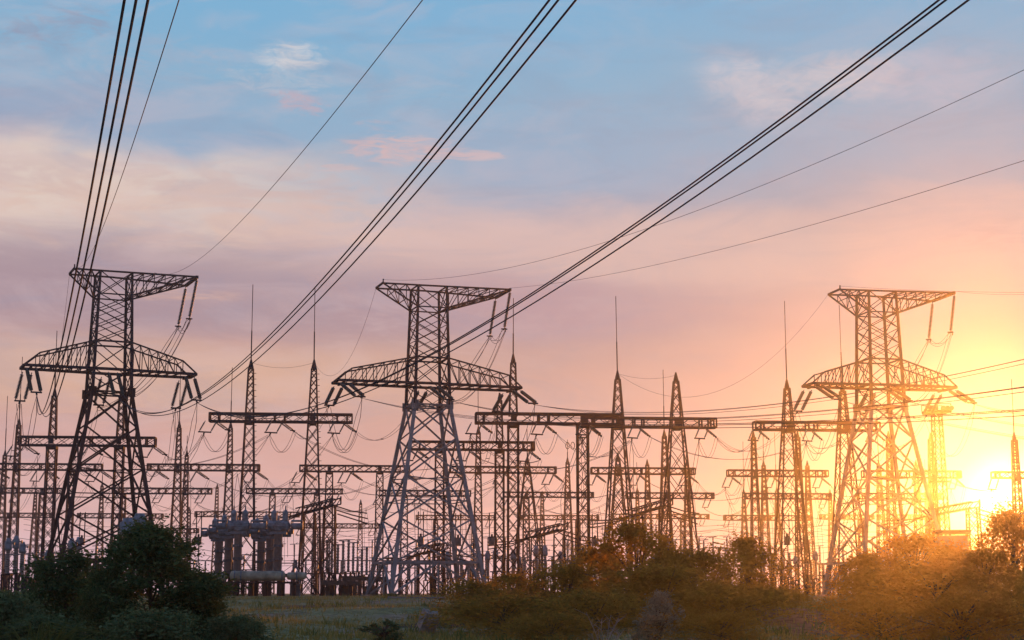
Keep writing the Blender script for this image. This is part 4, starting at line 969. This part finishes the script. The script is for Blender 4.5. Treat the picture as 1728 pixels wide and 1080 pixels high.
# ------------------------------------------------------------------ trees and shrubs
def crown_mesh(name, seed, mat, n_clump, n_leaf, size, profile, spread=.16, leaf=(.05, .10), top_spike=.5):
    """leaf quads in unit space (width 1, height 1, base z=0), denser in clumps along the outside"""
    g = np.random.default_rng(seed)
    zc = g.random(n_clump)**.85; th = g.random(n_clump)*2*math.pi; rr = g.random(n_clump)**.45
    prof = np.interp(zc, [q[0] for q in profile], [q[1] for q in profile])
    lob = 1+.22*np.sin(3*th+seed)+.15*np.sin(5*th+2*zc*6+seed*2)
    cx, cyy = np.cos(th)*rr*prof*.5*lob, np.sin(th)*rr*prof*.5*lob
    C = np.stack([cx, cyy, zc], 1)
    wgt = .4+g.random(n_clump); wgt /= wgt.sum()
    idx = g.choice(n_clump, n_leaf, p=wgt)
    sc = spread*(.45+.75*g.random(n_clump))[idx][:, None]
    off = g.normal(0, .42, (n_leaf, 3))*sc; off[:, 2] *= size[0]/size[1]*.8
    pts = C[idx]+off
    spike = g.random(n_leaf) < .07
    # leafy shoots reaching out of the outline
    ns_ = int(n_clump*.45); per = n_leaf//(14 if mat not in (LEAF_M, LEAF_O) else 26)//ns_
    order = np.argsort(-(np.hypot(cx, cyy)*1.4+zc*.8)+g.random(n_clump)*.5)[:ns_]
    q_ = 0
    for k in order:
        o_ = C[k]-np.array([0, 0, .35]); o_ = o_/max(np.linalg.norm(o_), 1e-6)+g.normal(0, .35, 3); o_[2] = abs(o_[2])*.9+.15; o_ /= np.linalg.norm(o_)
        tt = g.random(per); ln_ = .07+.17*g.random()
        pts[q_:q_+per] = C[k]+o_*(tt*ln_)[:, None]*np.array([1, 1, .8])+g.normal(0, .012, (per, 3)); q_ += per
    pts[spike, 2] += np.abs(g.normal(0, .05*top_spike, spike.sum()))
    pts[:, 2] = np.abs(pts[:, 2])
    pts = pts*np.array([size[0], size[0], size[1]])
    d = g.normal(0, 1, (n_leaf, 3)); d[:, 2] = d[:, 2]*.7; d /= np.linalg.norm(d, axis=1, keepdims=True)
    e_ = np.cross(d, g.normal(0, 1, (n_leaf, 3))); e_ /= np.linalg.norm(e_, axis=1, keepdims=True)
    ln = (leaf[0]+(leaf[1]-leaf[0])*g.random(n_leaf)**1.6)[:, None]*np.exp(g.normal(0, .22, n_leaf))[:, None]; wd = ln*(.30+.25*g.random((n_leaf, 1)))
    V = np.stack([pts-d*ln, pts+e_*wd, pts+d*ln, pts-e_*wd], 1).reshape(-1, 3)
    return quads_mesh(name, V, np.arange(4*n_leaf).reshape(-1, 4), mat), C*np.array([size[0], size[0], size[1]])
def stem_mesh(C, seed, h, r=.07):
    g = np.random.default_rng(seed+50); m = MB()
    top = Vector((0, 0, h*.55)); m.tube([(0, 0, -.25), (.04, .02, h*.2), (.0, .05, h*.4), (.06, 0, h*.75)], (r, r*.35), 7)
    for c in C[g.choice(len(C), min(26, len(C)), replace=False)]:
        z0 = min(h*.6, max(.05, c[2]*.45)); a = Vector((.02, .02, z0)); b = Vector(c); mid = a.lerp(b, .5)+Vector((0, 0, .1*h*g.random()))
        m.tube([a, mid, b], (r*.45, r*.1), 5)
    return m.mesh('stem', BARK)
PR_T = [(0, .85), (.2, 1.0), (.5, .92), (.72, .72), (.88, .42), (1, .14)]
PR_B = [(0, .95), (.35, 1.0), (.7, .8), (1, .3)]
PR_L = [(0, 1.0), (.5, .95), (1, .5)]
SPEC = {}
def species(key, seed, mat, nc, nl, size, prof, spread, leaf):
    me, C = crown_mesh('foliage', seed, mat, nc, nl, size, prof, spread, leaf); SPEC[key] = (me, stem_mesh(C, seed, size[1]), size)
species('tree', 1, LEAF_D, 150, 30000, (4.0, 4.9), PR_T, .15, (.045, .095))
species('darkbush', 2, LEAF_D, 110, 17000, (3.2, 3.0), PR_B, .19, (.04, .085))
species('darklow', 3, LEAF_G, 70, 10000, (2.6, 1.6), PR_L, .22, (.04, .08))
species('bush_a', 4, LEAF_M, 90, 11000, (4.5, 4.0), PR_B, .21, (.05, .10))
species('bush_b', 5, LEAF_M, 95, 11000, (4.5, 3.6), PR_B, .20, (.05, .10))
species('bush_c', 6, LEAF_M, 75, 9500, (4.5, 2.4), PR_L, .22, (.045, .09))
species('olive_a', 24, LEAF_O, 80, 11000, (4.5, 4.0), PR_B, .19, (.05, .10))
species('olive_b', 25, LEAF_O, 85, 11000, (4.5, 3.6), PR_T, .18, (.05, .10))
species('olive_c', 26, LEAF_O, 75, 9500, (4.5, 2.4), PR_L, .22, (.045, .09))
species('weed', 11, LEAF_G, 26, 2600, (1.0, 1.0), [(0, .8), (.5, 1.0), (1, .5)], .16, (.03, .07))
species('silver', 8, LEAF_P, 60, 9000, (1.7, 2.0), PR_T, .2, (.03, .06))
def shrub(key, px, yt, wpx, D, label, name='shrub', cat='shrub', group=None, rz=None):
    me, st, size = SPEC[key]; p = P(px, HORIZON, D); zb_ = gz(p.x, D); h = P(px, yt, D).z-zb_
    root = empty(name, (p.x, D, zb_-.05), random.uniform(0, 6.28) if rz is None else rz)
    w = wpx*D/F_PX*1.08
    root.scale = (w/size[0], w/size[0], h/size[1]*.98)
    tag(root, label, cat, group)
    obj('foliage', me, root); obj('stem' if name != 'tree' else 'trunk', st, root)
    return root
shrub('tree', 255, 886, 225, 45, 'big dark leafy tree standing before the tree-side pylon', 'tree', 'tree', None, .6)
g1 = 'dark shrubs round the big leafy tree'
shrub('darkbush', 104, 936, 165, 47, 'rounded dark bush between the big leafy tree and the low undergrowth', group=g1)
shrub('darkbush', 185, 955, 90, 44, 'narrow dark bush leaning against the big leafy tree', group=g1)
shrub('darklow', 12, 1003, 120, 42, 'low dark undergrowth farthest away from the sun', group=g1)
shrub('darkbush', 338, 968, 105, 46.5, 'dark bush at the sunward foot of the big leafy tree', group=g1)
shrub('darklow', 402, 1040, 110, 44, 'knee-high dark shrub in the meadow in front of breakers', group=g1)
shrub('darklow', 255, 1034, 170, 40, 'dark low thicket in front of the big leafy tree', group=g1)
shrub('darklow', 80, 1040, 130, 41, 'dark low thicket in front of the rounded dark bush', group=g1)
shrub('weed', 650, 1046, 66, 47, 'small dark leafy weed in the meadow before the tipped concrete block', group=g1)
shrub('darklow', 660, 1001, 26, 150, 'tiny round shrub at the foot of the central pylon', group=g1)
g2 = 'shrubs glowing brown between central and sun-side pylons'
for i, (k, px, yt, w, D, lab) in enumerate((
    ('olive_c', 800, 982, 120, 66, 'brownish bush at the foot of the central pylon'),
    ('olive_b', 868, 968, 120, 70, 'brownish pointed bush just sunward of the central pylon foot'),
    ('olive_a', 955, 948, 130, 68, 'brown bush below the second column of thick gantry'),
    ('olive_a', 1012, 920, 90, 72, 'small-crowned bush beside the tallest orange bush'),
    ('olive_b', 1075, 884, 150, 66, 'tallest orange-brown bush between central and sun-side pylons'),
    ('olive_a', 1172, 920, 150, 68, 'broad orange bush beneath the sloping reddish bus frame'),
    ('olive_b', 1262, 908, 110, 80, 'orange bush with gaps before the second-row gantry'),
    ('olive_a', 1120, 950, 190, 60, 'wide orange-brown bush in front of the tallest orange bush'),
    ('olive_c', 1225, 985, 190, 58, 'low wide orange bush beside the bare slope'),
    ('olive_c', 1310, 992, 110, 66, 'low bush at the edge of the bare slope'),
    ('olive_c', 850, 1005, 190, 56, 'low brown bush in front of the central pylon foot'),
    ('olive_c', 1010, 1000, 200, 55, 'low brown thicket behind the bare twiggy shrub'),
    ('olive_c', 930, 1035, 170, 48, 'lowest brown thicket between concrete block and twiggy shrub'),
    ('olive_c', 1215, 1035, 180, 48, 'low reddish thicket beside the silvery shrub'))):
    shrub(k, px, yt, w*(1.25 if D >= 52 else 1), D if D < 52 else D*1.5-26, lab, group=g2)
shrub('silver', 1112, 1000, 70, 49, 'pale silvery shrub standing before the orange bushes', group=g2)
g3 = 'shrubs glowing golden below the sun'
for i, (k, px, yt, w, D, lab) in enumerate((
    ('bush_b', 1470, 936, 110, 74, 'golden bush at the foot of the sun-side pylon'),
    ('bush_a', 1545, 908, 140, 72, 'tall golden bush between sun-side pylon and small building'),
    ('bush_b', 1610, 925, 110, 76, 'golden bush in front of the small flat-roofed building'),
    ('bush_a', 1480, 965, 150, 62, 'wide golden bush below the sun-side pylon foot'),
    ('bush_c', 1580, 960, 220, 58, 'broad golden thicket below the small flat-roofed building'),
    ('bush_a', 1665, 930, 120, 66, 'golden bush directly under the sun'),
    ('bush_c', 1480, 1015, 200, 50, 'amber thicket beside the bare slope below sun-side pylon'),
    ('bush_c', 1620, 1005, 230, 48, 'amber thicket in front of the golden bushes'),
    ('bush_c', 1720, 990, 160, 50, 'amber thicket under the tree beside the sun'))):
    shrub(k, px, yt, w*(1.2 if D >= 52 else 1), D if D < 52 else D*1.9-40, lab, group=g3)
shrub('bush_b', 1712, 866, 140, 112, 'tallest golden tree crown rising beside the sun disc', 'tree', 'tree', None)
# bare twiggy shrub
def twigs():
    D = 46; p = P(1018, 1065, D); root = empty('bare_shrub', (p.x, D, gz(p.x, D))); tag(root, 'leafless pale twiggy shrub in front of brown thicket', 'shrub')
    g = np.random.default_rng(3); m = MB()
    for k in range(11):
        a = Vector((0, 0, -.05)); d = Vector((g.normal(0, .5), g.normal(0, .4), 1)).normalized(); L_ = .6+.6*g.random()
        b = a+d*L_*.5; c = a+d*L_+Vector((g.normal(0, .12), 0, .05)); m.tube([a, b, c], (.016, .006), 5)
        for j in range(4):
            s = b.lerp(c, g.random()); m.tube([s, s+Vector((g.normal(0, .18), g.normal(0, .1), .18))], (.007, .003), 4)
    m.build('twig', CONC, root)
twigs()
# arching long grass
def reeds():
    D = 36; p = P(75, 1068, D); root = empty('grass_tuft', (p.x, D, gz(p.x, D))); tag(root, 'tuft of long pale arching grass before the dark thicket', 'grass tuft')
    g = np.random.default_rng(9); m = MB()
    for k in range(70):
        d = Vector((g.normal(.35, .7), g.normal(0, .5), 0)); h = .7+.45*g.random(); x = Vector((g.normal(0, .18), g.normal(0, .18), 0))
        pts = [x, x+d*.18+Vector((0, 0, h*.6)), x+d*.45+Vector((0, 0, h*.9)), x+d*.85+Vector((0, 0, h*.82))]
        for a, b, w in zip(pts[:-1], pts[1:], (.018, .016, .010)): m.bar(a, b, w, w*.7)
    m.build('blade', REED, root)
reeds()

# ------------------------------------------------------------------ evening haze
hm = bpy.data.materials.new('evening_haze'); hm.use_nodes = True
t = hm.node_tree
for n_ in list(t.nodes): t.nodes.remove(n_)
o_ = t.nodes.new('ShaderNodeOutputMaterial'); v = t.nodes.new('ShaderNodeVolumePrincipled')
v.inputs['Color'].default_value = (.95, .93, .92, 1); v.inputs['Density'].default_value = SIGMA; v.inputs['Anisotropy'].default_value = HG
t.links.new(v.outputs[0], o_.inputs['Volume'])
m = MB(); m.box((0, 305, 18.7), (980, 810, 43.4)); ho = m.build('haze', hm); tag(ho, 'warm evening haze filling the whole substation yard', 'haze', kind='stuff')
